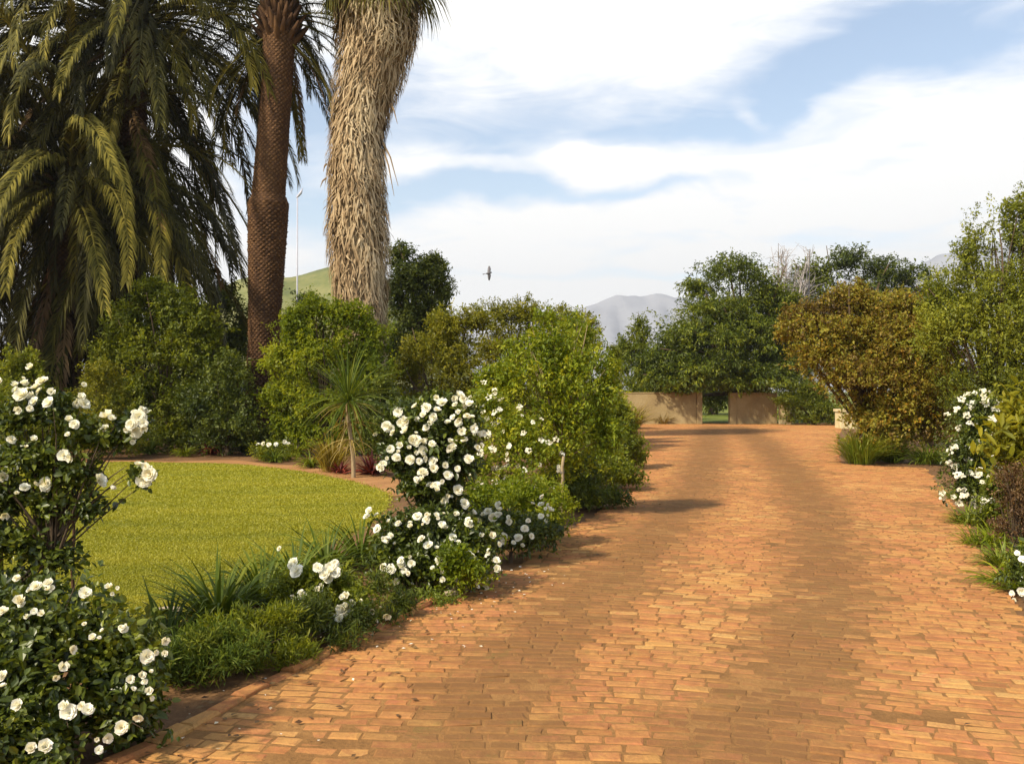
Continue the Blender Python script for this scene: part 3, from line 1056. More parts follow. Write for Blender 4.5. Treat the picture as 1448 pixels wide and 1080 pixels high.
def palm(px, D, label, crown_z, trunk, axis, seed, counts, L=5.4, keep_front=True):
    rng = np.random.default_rng(seed)
    x0 = XX(px, D)
    root = thing('palm_tree', (x0, D, 0), label, 'palm tree', 'date palms behind the lawn')
    m = MB(); palm_trunk(m, trunk, axis)
    m.build('trunk', M['palm_trunk'], root)
    cx = axis[-1][1]
    # crown: the boss of live leaf bases, with the fronds under it
    c = MB()
    for i in range(90):
        a = i * 2.39996; f = i / 90
        zz = crown_z - .95 + 1.5 * f; rr = trunk[-1][1] * (1.0 - .55 * f)
        p = np.array([cx + rr * math.cos(a), rr * math.sin(a), zz]); o = np.array([math.cos(a), math.sin(a), 1.0 + f])
        o = o / np.linalg.norm(o)
        c.tube([p - o * .25, p + o * .1, p + o * (.35 + .2 * rng.random())], [.10, .085, .03], 5, .3 + .4 * rng.random())
    cr = c.build('crown', M['palm_trunk'], root)
    k = 0
    for kind, cnt in counts:
        ms = fronds(kind)
        for q in range(cnt):
            a = q / cnt * 2 * PI + rng.normal(0, .22) + hash(kind[0]) % 1 + len(kind) * .7
            if not keep_front and kind in ('fall', 'dead', 'hang', 'low', 'mid') and math.sin(a) < (-.1 if abs(math.cos(a)) < .93 else -.35): continue
            drop = (5.0 if keep_front else .5) * rng.random() if kind in ('fall', 'dead') else 0
            zz = -drop + {'up': .45, 'high': .25, 'mid': 0, 'low': -.25, 'hang': -.45, 'fall': -.7, 'dead': -.85}[kind] + rng.normal(0, .08)
            rr = .22 if kind in ('up', 'high') else .38
            inst(ms[q % 2], ms[q % 2].name.split('.')[0], cr, (cx + rr * math.cos(a), rr * math.sin(a), crown_z + zz),
                 (rng.normal(0, .16), rng.normal(0, .10), a), L / 5.4 * (.85 + .28 * rng.random()))
    return root


D = 29.0
palm(185, D, 'big date palm at far left, its dense fronds drooping from the top of the picture', HT(20, D),
     [(0, .62), (1, .52), (HT(60, D), .46)], [(0, -.3), (HT(60, D), 0)], 21,
     [('up', 8), ('high', 14), ('mid', 20), ('low', 30), ('hang', 38), ('fall', 52), ('dead', 12)], 6.2)
D = 28.0
palm(95, D, 'shorter date palm on the far left, tucked under the fronds of the bigger palm', HT(255, D),
     [(0, .62), (1, .52), (HT(290, D), .46)], [(0, -.2), (HT(290, D), 0)], 22,
     [('up', 8), ('high', 14), ('mid', 20), ('low', 28), ('hang', 36), ('fall', 52), ('dead', 16)], 6.2)
D = 30.5
palm(-70, D, 'date palm half cut off by the left edge of the picture', HT(130, D),
     [(0, .62), (1, .52), (HT(170, D), .46)], [(0, .2), (HT(170, D), 0)], 24,
     [('up', 8), ('high', 14), ('mid', 20), ('low', 26), ('hang', 30), ('fall', 40), ('dead', 10)], 6.2)
D = 27.0
k_ = lambda py: HT(py, D)
palm(372, D, 'tall date palm with a bare reddish brown trunk of diamond leaf scars', k_(8),
     [(0, .62), (.8, .52), (k_(480), .42), (k_(420), .46), (k_(310), .55), (k_(288), .57), (k_(276), .46), (k_(130), .42), (k_(60), .44), (k_(20), .47)],
     [(0, 0), (k_(480), 0.02), (k_(300), .13), (k_(270), .15), (k_(130), .36), (k_(60), .42), (k_(20), .44)], 23,
     [('up', 6), ('high', 11), ('mid', 13), ('low', 13), ('hang', 20), ('fall', 22), ('dead', 5)], 3.15, keep_front=False)


# shaggy fan palm
def fan_palm():
    D = 27.0
    rng = np.random.default_rng(31)
    root = thing('fan_palm', (XX(507, D), D, 0), 'thick shaggy fan palm wrapped in a skirt of pale dead fronds', 'palm tree')
    z = lambda py: HT(py, D)
    x = lambda px: XX(px, D) - XX(507, D)
    prof = [(z(640), 478, 545), (z(440), 475, 549), (z(400), 468, 549), (z(330), 463, 548), (z(250), 461, 547), (z(200), 463, 545), (z(165), 468, 551),
            (z(130), 472, 563), (z(95), 475, 576), (z(60), 476, 590), (z(30), 470, 596), (z(0), 462, 600), (z(-40), 465, 598)]
    pz = [p[0] for p in prof]; pc = [(x(p[1]) + x(p[2])) / 2 for p in prof]; pr = [(x(p[2]) - x(p[1])) / 2 for p in prof]
    m = MB()
    zz = np.linspace(-.05, z(-40), 60)
    m.tube(np.stack([np.interp(zz, pz, pc), 0 * zz, zz], 1), np.interp(zz, pz, pr) * .80, 24, .25)
    m.build('trunk', M['thatch'], root)
    s = MB()
    n = 11000
    zs = rng.random(n) * (z(-30) - .8) + .8
    a = rng.random(n) * 2 * PI
    ln = .18 + .62 * rng.random(n) ** 2.2
    wd = .010 + .022 * rng.random(n)
    fl = .06 + .10 * rng.random(n)
    def at(zv, aa, off):
        rr = np.interp(zv, pz, pr) * (.80 + off)
        return np.stack([np.interp(zv, pz, pc) + rr * np.cos(aa), rr * np.sin(aa), zv], 1)
    lump = np.sin(a * 4 + 1.5 * np.sin(zs * 1.9)) * np.sin(zs * 3.1 + 2 * a) + .8 * np.sin(a * 2 + zs * 1.3)
    layer = rng.random(n) * .13 + .06 * lump + .10 * (rng.random(n) < .04)
    sw = rng.normal(0, .065, n)
    A = at(zs, a, layer); B = at(zs - ln * .5, a + sw, layer + .06 + fl * .3); C = at(zs - ln, a + sw * 2.2, layer + .05 + fl * .8)
    tg = np.stack([-np.sin(a), np.cos(a), 0 * a], 1) * wd[:, None]
    V = np.stack([A - tg * .6, A + tg * .6, B + tg, B - tg, C + tg * .15, C - tg * .15], 1).reshape(-1, 3)
    F = (np.arange(n)[:, None, None] * 6 + np.array([[0, 1, 2, 3], [3, 2, 4, 5]])[None]).reshape(-1, 4)
    t = np.clip(.55 + rng.normal(0, .17, n) + .30 * np.sin(a * 2 + zs * 1.1) * np.sin(zs * .8 + 1) + .20 * np.sin(a * 3 + zs * 1.7 + 2 * np.sin(zs * .9)) * np.sin(zs * 2.3 + a) - .12 * (layer < .05), 0, 1)
    s.add(V, F, np.repeat(t, 6))
    # a few stray dead stalks standing off the skirt
    for (py, side, dx, dy) in ((205, 1, 22, 62), (215, 1, 16, 66), (300, 1, 8, 22), (255, -1, -7, 14), (320, -1, -4, 16), (150, 1, 10, 30), (235, -1, -3, 12)):
        i_ = np.interp(z(py), pz, pc) + side * np.interp(z(py), pz, pr) * .95
        sc = D / FPX
        p0 = np.array([i_, -.3, z(py)])
        s.tube([p0, p0 + np.array([dx * .5 * sc, -.1, -dy * .35 * sc]), p0 + np.array([dx * sc, -.1, -dy * sc])], [.03, .022, .006], 5, .25)
    s.build('frond_skirt', M['thatch'], root, smooth=False)

    def fan(name, mat, rad, seed, droop, ang=250):
        r = np.random.default_rng(seed)
        mm = MB()
        mm.tube([(0, 0, 0), (.4, 0, .04), (.8, 0, 0)], [.03, .025, .018], 5, .6)
        k = 40
        for i in range(k):
            th = R(-ang / 2 + ang * i / (k - 1)) + r.normal(0, .02)
            L = rad * (.85 + .25 * r.random()) * (1 - .25 * abs(th) / R(ang / 2))
            d = np.array([math.cos(th), math.sin(th), 0]); sd_ = np.array([-d[1], d[0], 0])
            o = np.array([.8, 0, 0]); pts = []
            for f, w_ in ((0, .004), (.45, L * .035), (.75, .02), (1, .003)):
                c = o + d * L * f + np.array([0, 0, -droop * L * f ** 2.4 + .02 * (i % 2)])
                pts += [c - sd_ * w_, c + sd_ * w_]
            mm.add(pts, [(0, 1, 3, 2), (2, 3, 5, 4), (4, 5, 7, 6)], np.clip(r.normal(.5, .18), 0, 1))
        return mm.mesh(name, M[mat], smooth=False)
    g = [fan('fan_frond', 'fan_green', 1.15, 1, .45), fan('fan_frond', 'fan_green', 1.1, 2, .8)]
    d = [fan('dead_fan_frond', 'fan_dead', 1.2, 3, .7, 150), fan('dead_fan_frond', 'fan_dead', 1.1, 4, .5, 120)]
    ctop = x(532)
    heart = MB()
    for i in range(60):
        a_ = i * 2.4; f = i / 60; rr = .5 * (1 - .6 * f)
        p = np.array([ctop + rr * math.cos(a_), rr * math.sin(a_), z(-45) + .7 * f])
        o = np.array([math.cos(a_), math.sin(a_), .8 + f])
        heart.tube([p - o * .15, p + o * .12, p + o * .4], [.07, .05, .015], 5, .4)
    cr = heart.build('crown', M['fan_dead'], root)
    for ring, (cnt, tilt, zo, ms) in enumerate(((9, -62, z(-75) + .6, g), (11, -25, z(-70), g), (12, 8, z(-60), g), (11, 38, z(-46), g), (10, 62, z(-32), d), (14, 76, z(-16), d))):
        for i in range(cnt):
            a_ = i * 2 * PI / cnt + ring * .6 + rng.normal(0, .12)
            inst(ms[i % 2], ms[0].name, cr, (ctop + .35 * math.cos(a_), .35 * math.sin(a_), zo),
                 Euler((rng.normal(0, .15), R(tilt) + rng.normal(0, .12), a_), 'XYZ'), .95 + .25 * rng.random())


fan_palm()


# ------------------------------------------------------------------ trees and shrubs, far to near
plant('leafy_tree', 'dark rounded tree standing right behind the shaggy fan palm', 'tree', 592, 40, 336, 0, 41, 'leaf_dark', 42000, .14, .5, lob=LB(592, 40, [
    (568, 368, 26, 28), (612, 378, 26, 24), (590, 400, 44, 34), (628, 410, 20, 26), (560, 420, 26, 34), (600, 450, 46, 40), (570, 500, 36, 50), (625, 480, 26, 44)]),
      trunkmat='bark', r0=.28, zfork=3, part='crown', wood='trunk', many=2)
plant('leafy_tree', 'small dark treetop seen low between the two tall palm trunks', 'tree', 428, 60, 398, 90, 42, 'leaf_far', 8000, .2, .5, zb=1.0, lobes=7,
      r0=.25, zfork=3, part='crown', wood='trunk')
plant('leafy_tree', 'small round tree left of the big tree by the gate', 'tree', 904, 52, 440, 76, 43, 'leaf_mid', 15000, .16, .5, zb=.8, lobes=8,
      r0=.22, zfork=2, part='crown', wood='trunk')
D = 52
plant('leafy_tree', 'dark dome topped tree rising behind the copper shrub', 'tree', 1222, 62, 336, 0, 44, 'leaf_dark', 66000, .19, .5, lob=[
    (-1.0, 0, 9.9, 1.5, 1.6, 1.3), (-3.3, 0, 8.9, 1.6, 1.6, 1.5), (1.2, 0, 9.2, 1.5, 1.6, 1.4), (3.2, .3, 8.8, 1.5, 1.6, 1.4), (-4.2, 0, 7.4, 1.6, 1.6, 1.6), (4.0, 0, 7.4, 1.5, 1.5, 1.6), (0, 0, 6.6, 3.6, 2.4, 2.4),
    (-1.5, -.5, 4, 3.6, 2.4, 2.6), (2.6, 0, 5, 2.4, 2.2, 2.6)], r0=.35, zfork=3, part='crown', wood='trunk')
# the big layered tree over the gate
D = 46.5
gx = lambda px, py, rpx, hpx, dy=0, ry=None: (XX(px, D) - XX(1064, D), dy, HT(py, D), 1.13 * rpx / FPX * D, (ry or 1.1 * rpx / FPX * D), 1.1 * hpx / FPX * D)
plant('spreading_tree', 'big dark green tree with layered branches spreading over the gate', 'tree', 1064, 47.6, 356, 0, 45, 'leaf_gate', 125000, .16, .42, lob=[
    gx(1035, 385, 48, 30), gx(985, 405, 26, 17), gx(1078, 415, 42, 32), gx(1005, 440, 54, 24, -1.0), gx(1075, 465, 48, 30, -.8), gx(962, 475, 46, 17, -1.2), gx(1012, 482, 66, 26, -1.5),
    gx(1088, 510, 40, 24, -.6), gx(945, 515, 44, 22, -1.2), gx(1000, 524, 60, 26, -1.8), gx(1060, 530, 52, 18, -1.6), gx(928, 540, 30, 14, -1.2), gx(1030, 480, 80, 60, .8), gx(1108, 432, 34, 26), gx(1118, 470, 34, 26, -.4), gx(925, 512, 40, 18, -.9), gx(918, 535, 44, 16, -1.2), gx(950, 495, 46, 16, -.5), gx(975, 530, 60, 18, -1.4), gx(1110, 520, 40, 26, -.5), gx(1050, 543, 70, 11, -1.6), gx(960, 545, 50, 12, -1.6), gx(1000, 565, 110, 22, 2.2, 1.0)],
    r0=.35, zfork=1.8, part='crown', wood='trunk', flatten=.55, droop=.35, shell=2.2, many=2)
# bare pale tree
def bare_tree():
    rng = np.random.default_rng(46)
    D = 54
    root = thing('bare_tree', (XX(1118, D), D, 0), 'bare pale grey tree with thin leafless twigs beside the big dark tree', 'tree')
    m = MB(); tw = MB()
    top = HT(352, D)
    m.tube([(0, 0, -.05), (.1, 0, 2.5), (0, 0, 5)], [.2, .16, .12], 7)
    for i in range(26):
        a = rng.random() * 6.28; z0 = 3 + 2 * rng.random()
        e = np.array([math.cos(a) * 1.2 * rng.random() ** .5, math.sin(a) * 1.2, top - 2.6 * rng.random()])
        s = np.array([0, 0, z0]); md = (s + e) / 2 + rng.normal(0, .2, 3)
        pth = [s, md, e]
        m.tube(pth, [.07, .045, .018], 5)
        for q in range(9):
            b = md + (e - md) * rng.random()
            tw.tube([b, b + rng.normal(0, .25, 3) + np.array([0, 0, .3]), b + rng.normal(0, .45, 3) + np.array([0, 0, .6])], [.022, .016, .008], 4)
    m.build('trunk', M['grey_bark'], root)
    tw.build('twigs', M['grey_bark'], root)['kind'] = 'stuff'
bare_tree()
plant('leafy_shrub', 'light green bush under the bare pale tree, left of the copper shrub', 'bush', 1122, 50, 412, 70, 47, 'leaf_olive', 12000, .14, .5, zb=.3, lobes=9, r0=.1, zfork=1)
plant('hedge', 'dark green hedge to the right of the gate wall', 'hedge', 1150, 44.6, 536, 96, 48, 'leaf_mid', 22000, .10, .5, lobes=12, r0=.08, zfork=.4, depth=1.6)
# trees standing beyond the gate opening so that it looks out on green
plant('leafy_tree', 'dark leafy tree seen through the gate opening', 'tree', 1008, 66, 500, 190, 49, 'leaf_dark', 16000, .2, .5, zb=.2, lobes=9, r0=.3, zfork=1.5, part='crown', wood='trunk')

# olive hedge-like shrubs in the middle distance
plant('leafy_shrub', 'olive green bush directly right of the fan palm trunk', 'bush', 622, 25.2, 432, 0, 51, 'leaf_olive', 46000, .085, .45, lob=LB(622, 25.2, [
    (600, 490, 30, 30), (632, 466, 34, 30), (668, 458, 34, 30), (580, 530, 28, 40), (640, 520, 50, 50), (610, 580, 50, 46), (670, 570, 40, 46), (590, 625, 36, 26), (650, 625, 46, 26)]), r0=.10, zfork=.6, many=2)
plant('leafy_shrub', 'wide olive green bush in the middle, its top level with the hills', 'bush', 735, 27.5, 418, 0, 52, 'leaf_olive', 52000, .09, .45, lob=LB(735, 27.5, [
    (700, 450, 40, 28), (742, 444, 36, 27), (785, 456, 40, 27), (820, 466, 34, 28), (690, 500, 40, 44), (745, 500, 56, 50), (800, 510, 46, 46), (720, 560, 50, 46), (790, 570, 50, 46), (750, 615, 60, 30)]), r0=.12, zfork=.6, many=2)
plant('leafy_shrub', 'bright olive bush left of the small round tree near the gate', 'bush', 815, 25.5, 430, 130, 53, 'leaf_lime', 40000, .085, .45, lobes=12, r0=.10, zfork=.6)
plant('leafy_shrub', 'dull green low bush in front of the small round tree by the gate', 'bush', 868, 30, 486, 50, 54, 'leaf_mid', 9000, .09, .45, lobes=9, r0=.08, zfork=.6)

# left group beyond the lawn
plant('leafy_shrub', 'tall dark green shrub between the drooping palm and the brown palm trunk', 'bush', 238, 25.0, 386, 0, 55, 'leaf_mid', 70000, .095, .48, lob=LB(238, 25, [
    (212, 416, 34, 30), (245, 440, 48, 40), (185, 455, 40, 40), (280, 465, 36, 36), (160, 500, 36, 40), (220, 500, 60, 50), (290, 520, 50, 46), (200, 560, 56, 50), (265, 580, 60, 46), (310, 570, 34, 40),
    (165, 590, 40, 40), (230, 615, 60, 28), (295, 615, 40, 26)]), r0=.12, zfork=.8, many=2)
plant('leafy_shrub', 'dark low shrub at the foot of the brown palm trunk', 'bush', 322, 23.8, 490, 120, 56, 'leaf_dark', 22000, .085, .48, lobes=10, r0=.07, zfork=.4)
plant('leafy_shrub', 'small golden green shrub left of the tall dark shrub', 'bush', 142, 22.6, 500, 110, 57, 'leaf_olive', 16000, .07, .48, lobes=9, r0=.05, zfork=.3)
plant('leafy_shrub', 'low dull shrub under the palm at the left edge of the picture', 'bush', 28, 23.0, 484, 120, 58, 'leaf_mid', 16000, .085, .48, lobes=9, r0=.05, zfork=.3)
plant('leafy_shrub', 'bright green rounded shrub in front of the fan palm', 'bush', 458, 23.8, 404, 0, 59, 'leaf_bright', 78000, .085, .5, lob=LB(458, 23.8, [
    (452, 438, 32, 30), (490, 452, 38, 34), (420, 460, 32, 34), (528, 470, 26, 34), (400, 510, 34, 40), (450, 500, 56, 46), (515, 510, 40, 46), (390, 560, 30, 36), (430, 565, 50, 44), (490, 570, 52, 46), (540, 540, 24, 46),
    (400, 605, 32, 26), (450, 615, 50, 26), (510, 615, 44, 28)]), r0=.12, zfork=.7, many=2)
plant('leafy_tree', 'dark tree filling the gap between the drooping palms and the brown palm trunk', 'tree', 318, 36, 385, 0, 171, 'leaf_dark', 22000, .14, .5, lob=LB(318, 36, [
    (312, 425, 30, 34), (345, 455, 24, 34), (285, 450, 28, 30), (320, 500, 48, 50), (300, 550, 50, 50)]), r0=.2, zfork=2, part='crown', wood='trunk')
plant('leafy_shrub', 'dark gap filling shrub behind the little spiky palm', 'bush', 540, 22.0, 520, 80, 60, 'leaf_dark', 12000, .08, .5, lobes=8, r0=.05, zfork=.3)
for i, (px, py, seed, mat, n, ln, lab) in enumerate([
        (212, 643, 61, 'leaf_strap', 130, .75, 'grassy green clump at the lawn edge under the tall dark shrub'),
        (345, 641, 62, 'leaf_strap', 130, .6, 'grassy green clump by the lawn below the brown palm trunk'),
        (262, 646, 172, 'leaf_mid', 90, .45, 'low tuft at the lawn edge left of the rusty red plant'), (388, 654, 173, 'leaf_strap', 90, .4, 'low tuft right in front of the small white flowered plant'),
        (440, 662, 174, 'leaf_grass', 110, .5, 'low tuft at the lawn edge left of the ochre grass clump'),
        (418, 646, 63, 'leaf_grass', 130, .65, 'grassy green clump under the bright rounded shrub')]):
    clump('grass_clump', lab, 'plant', px, py, seed, mat, n, ln, .03, 'clumps along the far lawn edge')
clump('red_plant', 'small rusty red plant at the far edge of the lawn', 'plant', 300, 643, 64, 'leaf_red', 90, .55, .05)
clump('red_plant', 'dark red spiky plant to the right of the little palm trunk', 'plant', 527, 672, 65, 'leaf_red', 90, .62, .05, e0=(25, 85), bend=.6)
clump('red_plant', 'tiny dark red plant to the left of the little palm trunk', 'plant', 481, 670, 66, 'leaf_red', 50, .32, .04)
clump('grass_clump', 'ochre yellow grass clump beside the little spiky palm', 'plant', 468, 668, 67, 'leaf_gold', 170, .85, .022, e0=(60, 89), bend=.5, r=.22)
rt, lb, _ = plant('white_flower_plant', 'low plant with small white flowers at the far lawn edge', 'plant', 388, 22.0, 622, 66, 68, 'leaf_mid', 5000, .06, .5, lobes=6, r0=.02, zfork=.15)
flowers_px(rt, 22.0, lb, [(365, 628), (372, 627), (380, 629), (390, 628), (402, 625), (408, 627)], 7, 69, True)


# little spiky palm on the bare soil
def spiky():
    rng = np.random.default_rng(70)
    x, y = G(500, 676)
    root = thing('spiky_palm', (x, y, 0), 'little spiky palm with a thin trunk and hanging dry leaves', 'plant')
    s = y / FPX
    m = MB(); top = HT(566, y)
    zz = np.linspace(-.03, top, 14)
    m.tube(np.stack([-(zz / top) * 8 * s + .02 * np.sin(zz * 4), 0 * zz, zz], 1), np.linspace(.040, .034, 14), 8)
    m.build('trunk', M['pale_stem'], root)
    f = MB(); straps(f, rng, 220, 1.28, .020, (-25, 88), .42, top, r=.05)
    f.V[0][:, 0] -= 8 * s
    f.build('foliage', M['leaf_strap'], root)
    d = MB()
    for zf, n in ((.95, 22), (.72, 16), (.50, 16)):
        q = MB(); straps(d, rng, n, .80, .022, (-40, 12), .5, top * zf, r=.05)
    for v in d.V: v[:, 0] -= 5 * s
    d.build('dead_foliage', M['leaf_straw'], root)
spiky()

# right side
D = 22.0
plant('copper_shrub', 'big copper brown and ochre leaved shrub on the right of the driveway', 'bush', 1232, D, 392, 0, 81, 'leaf_copper', 105000, .075, .55, lob=LB(1232, D, [
    (1200, 428, 44, 28), (1255, 432, 50, 32), (1150, 446, 44, 24), (1300, 450, 46, 40), (1118, 470, 34, 22, -.3), (1180, 480, 60, 40, -.3), (1250, 490, 66, 50, -.4), (1320, 500, 46, 50), (1150, 505, 46, 28, -.4),
    (1205, 535, 60, 40, -.7), (1280, 550, 62, 46, -.6), (1240, 590, 60, 40, -.6), (1300, 600, 46, 34, -.4), (1215, 405, 13, 13), (1225, 625, 46, 22, -.5), (1345, 545, 30, 44)]),
    r0=.14, zfork=.7, many=3)
plant('leafy_tree', 'tall light green tree with upright shoots at the right edge', 'tree', 1405, 20.0, 262, 0, 82, 'leaf_sage', 90000, .075, .42, lob=[
    (-.5, 0, 3.5, 1.1, 1.1, .9), (.6, .2, 3.6, 1.3, 1.2, 1.0), (-1.0, -.1, 2.8, .9, .9, .8), (0, -.3, 2.6, 1.2, 1.0, 1.0), (1.2, 0, 2.4, 1.3, 1.1, 1.1), (-.3, -.3, 1.6, 1.0, .9, .8),
    (.7, -.3, 1.3, 1.1, .9, .9), (-.35, .1, 4.75, .28, .3, .75), (-.05, .1, 5.1, .22, .25, .65), (.35, 0, 5.2, .3, .3, .75), (.75, .1, 5.4, .35, .3, .7), (-.6, 0, 4.4, .3, .3, .5), (.6, 0, 4.6, .7, .6, .7),
    (-1.15, 0, 3.6, .4, .4, .4), (-1.35, .2, 3.1, .45, .4, .45), (1.6, .2, 4.6, .6, .5, 1.0)],
    r0=.12, zfork=.9, part='crown', wood='trunk', many=2, up=.7)
plant('leafy_shrub', 'dull olive bush filling in behind the copper shrub and the light green tree', 'bush', 1316, 27, 408, 150, 83, 'leaf_olive', 26000, .10, .45, lobes=11, r0=.1, zfork=.6)
clump('grass_clump', 'green ornamental grass at the left foot of the copper shrub', 'plant', 1214, 656, 84, 'leaf_grass', 420, .95, .016, None, (55, 89), .7, .30, sub=3, spread=.16)
clump('grass_clump', 'dark grassy clump under the middle of the copper shrub', 'plant', 1262, 655, 85, 'leaf_strap', 300, .75, .02, None, (50, 89), .8, .25, sub=3, spread=.18)
clump('grass_clump', 'dark grassy clump between the copper shrub and the white flowers', 'plant', 1306, 657, 86, 'leaf_strap', 240, .7, .022, None, (45, 88), .9, .25, sub=3, spread=.18)

D = 12.2
rt, lb, _ = plant('white_flower_bush', 'bush covered in small white flowers on the right edge of the driveway', 'bush', 1376, D, 556, 0, 87, 'leaf_rose', 22000, .05, .5, lob=[
    (0, 0, 1.2, .34, .32, .38), (-.1, -.1, .85, .36, .32, .35), (.15, 0, .9, .35, .3, .4), (-.2, -.15, .45, .32, .3, .3), (.05, -.3, .35, .36, .3, .3), (.1, 0, 1.45, .2, .2, .15)], r0=.03, zfork=.3)
flowers_rand(rt, lb, 95, .066, 88, cluster=True, front=.1)
plant('golden_shrub', 'yellow green broad leaved shrub at the right edge above the rusty plant', 'bush', 1436, 9.4, 572, 0, 89, 'leaf_olive', 2600, .13, .34, lob=[
    (0, 0, 1.18, .17, .2, .22), (.16, .1, 1.42, .2, .2, .25), (-.12, 0, 1.02, .15, .2, .13), (.25, 0, 1.05, .25, .2, .3), (.4, .1, 1.3, .25, .2, .3)], r0=.018, zfork=.5, per=8, fine=True, many=2)
plant('rusty_plant', 'rusty brown twiggy plant with dried seed heads at the right edge', 'plant', 1432, 9.0, 652, 0, 90, 'leaf_rust', 9000, .032, .4, lob=[
    (0, 0, .62, .19, .2, .3), (.1, 0, .40, .2, .2, .3), (-.07, 0, .82, .13, .12, .14), (.25, .1, .75, .25, .2, .25), (-.1, 0, .3, .13, .15, .2), (.3, .1, .4, .25, .2, .3)], r0=.009, zfork=.2, per=8, many=9)
for i, (px, py, lab, mat, n) in enumerate([
        (1342, 706, 'low green tuft on the right verge at the far side of the white flower bush', 'leaf_grass', 160), (1366, 742, 'second low green tuft along the right verge, below the white flower bush', 'leaf_grass', 220),
        (1388, 772, 'dark green tuft on the right verge left of the rusty plant', 'leaf_bright', 220),
        (1406, 802, 'yellowish green tuft on the right verge under the rusty plant', 'leaf_grass', 260), (1428, 838, 'bright green tuft on the right verge just above the white flowers', 'leaf_bright', 240)]):
    clump('grass_tuft', lab, 'plant', px + 14, py, 91 + i, mat, n, .34, .014, 'tufts along the right verge', (25, 85), .9, .14, sub=3, spread=.14)
plant('leafy_shrub', 'low dark green bush between the white flower bush and the rusty plant', 'bush', 1412, 10.4, 640, 0, 191, 'leaf_mid', 9000, .045, .5, lob=LB(1412, 10.4, [
    (1412, 690, 26, 30), (1398, 728, 24, 26), (1430, 730, 30, 34), (1412, 760, 30, 20), (1445, 680, 30, 36)]), r0=.02, zfork=.15)
plant('ground_plant', 'low leafy plant at the right edge behind the nearest white flowers', 'plant', 1450, 8.0, 770, 0, 192, 'leaf_bright', 5000, .045, .4, lob=LB(1450, 8.0, [
    (1440, 800, 20, 18), (1462, 780, 24, 26), (1450, 820, 22, 14), (1480, 800, 26, 30)]), r0=.01, zfork=.08)
rt, lb, _ = plant('white_flower_plant', 'low white flowering plant at the very right edge of the driveway', 'plant', 1446, 7.3, 778, 0, 97, 'leaf_rose', 3000, .045, .5, lob=[
    (0, 0, .22, .16, .2, .17), (.14, .1, .32, .2, .2, .2), (.1, -.35, .14, .14, .2, .12), (.2, -.2, .25, .2, .2, .2)], r0=.012, zfork=.1)
flowers_px(rt, 7.3, lb, [(1430, 838), (1432, 848), (1441, 858), (1446, 836), (1444, 873), (1437, 868), (1446, 790), (1440, 782)], 12, 98, True)

# ------------------------------------------------------------------ gate wall
def wall():
    D = 46.0
    x = lambda px: XX(px, D)
    y0, y1 = D - .15, D + .15
    h = HT(556, D)
    def seg(name, lab, x0, x1, hh, mat, cat, pillar=None, cap=None):
        root = thing(name, ((x0 + x1) / 2, D, 0), lab, cat)
        m = MB(); n = 14
        c = (x1 - x0) / 2
        m.box(-c, c, -.15, .15, -.05, hh)
        o = m.build('wall_body', M[mat], root, smooth=False)
        b = o.modifiers.new('bevel', 'BEVEL'); b.width = .025; b.segments = 2
        if cap:
            q = MB(); q.box(-c - .002, c + .002, -.175, .175, hh, hh + .05)
            q.build('coping', M[mat], root, smooth=False)
        if pillar:
            for (a0, a1, ph) in pillar:
                q = MB(); mid = (x0 + x1) / 2
                q.box(a0 - mid, a1 - mid, -.22, .22, -.05, ph)
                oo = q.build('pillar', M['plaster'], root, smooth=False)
                b = oo.modifiers.new('bevel', 'BEVEL'); b.width = .02; b.segments = 2
        return root
    seg('garden_wall', 'low plaster wall, its shade painted as dim ochre, on the left of the gate opening', x(868), x(984), h, 'plaster', 'wall', [(x(984) + .003, x(992), h + .05)], True)
    seg('garden_wall', 'low plaster wall, its shade painted as dim ochre, on the right of the gate opening', x(1040), x(1098), h - .02, 'plaster', 'wall', [(x(1031), x(1040) - .003, h + .03)], True)
    # the outer end sweeps down and round to the right, its sunlight painted as paler plaster
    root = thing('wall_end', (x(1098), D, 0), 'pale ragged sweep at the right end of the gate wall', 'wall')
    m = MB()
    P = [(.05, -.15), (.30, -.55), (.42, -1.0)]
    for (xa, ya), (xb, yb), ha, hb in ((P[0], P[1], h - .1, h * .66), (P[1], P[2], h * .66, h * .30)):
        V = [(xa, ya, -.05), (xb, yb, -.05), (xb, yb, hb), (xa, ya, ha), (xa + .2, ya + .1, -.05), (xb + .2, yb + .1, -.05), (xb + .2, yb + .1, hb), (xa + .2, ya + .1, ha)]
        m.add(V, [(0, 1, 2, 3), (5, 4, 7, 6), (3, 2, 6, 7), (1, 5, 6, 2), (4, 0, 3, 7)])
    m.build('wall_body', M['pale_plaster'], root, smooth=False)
    # pale block on the right
    D2 = 41.0
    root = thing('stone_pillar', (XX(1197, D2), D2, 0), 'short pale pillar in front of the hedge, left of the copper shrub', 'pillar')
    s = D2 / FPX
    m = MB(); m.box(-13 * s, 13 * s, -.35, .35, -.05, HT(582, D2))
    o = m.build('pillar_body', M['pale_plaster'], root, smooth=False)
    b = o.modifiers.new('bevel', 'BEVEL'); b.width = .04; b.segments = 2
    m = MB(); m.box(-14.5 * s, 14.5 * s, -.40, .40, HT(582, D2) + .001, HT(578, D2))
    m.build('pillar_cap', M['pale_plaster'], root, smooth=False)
wall()
clump('grass_clump', 'ochre feathery grass in front of the sunlit left end of the gate wall', 'plant', 886, 606, 101, 'leaf_gold', 420, 1.35, .03, None, (55, 89), .7, .4, sub=4, spread=.5)
clump('grass_clump', 'small pale tuft added for a lit spot of ground before the shaded left gate wall', 'plant', 938, 600, 102, 'leaf_straw', 120, .7, .03, None, (50, 89), .7, .3)  # straw tuft added in place of a sunlit patch of ground

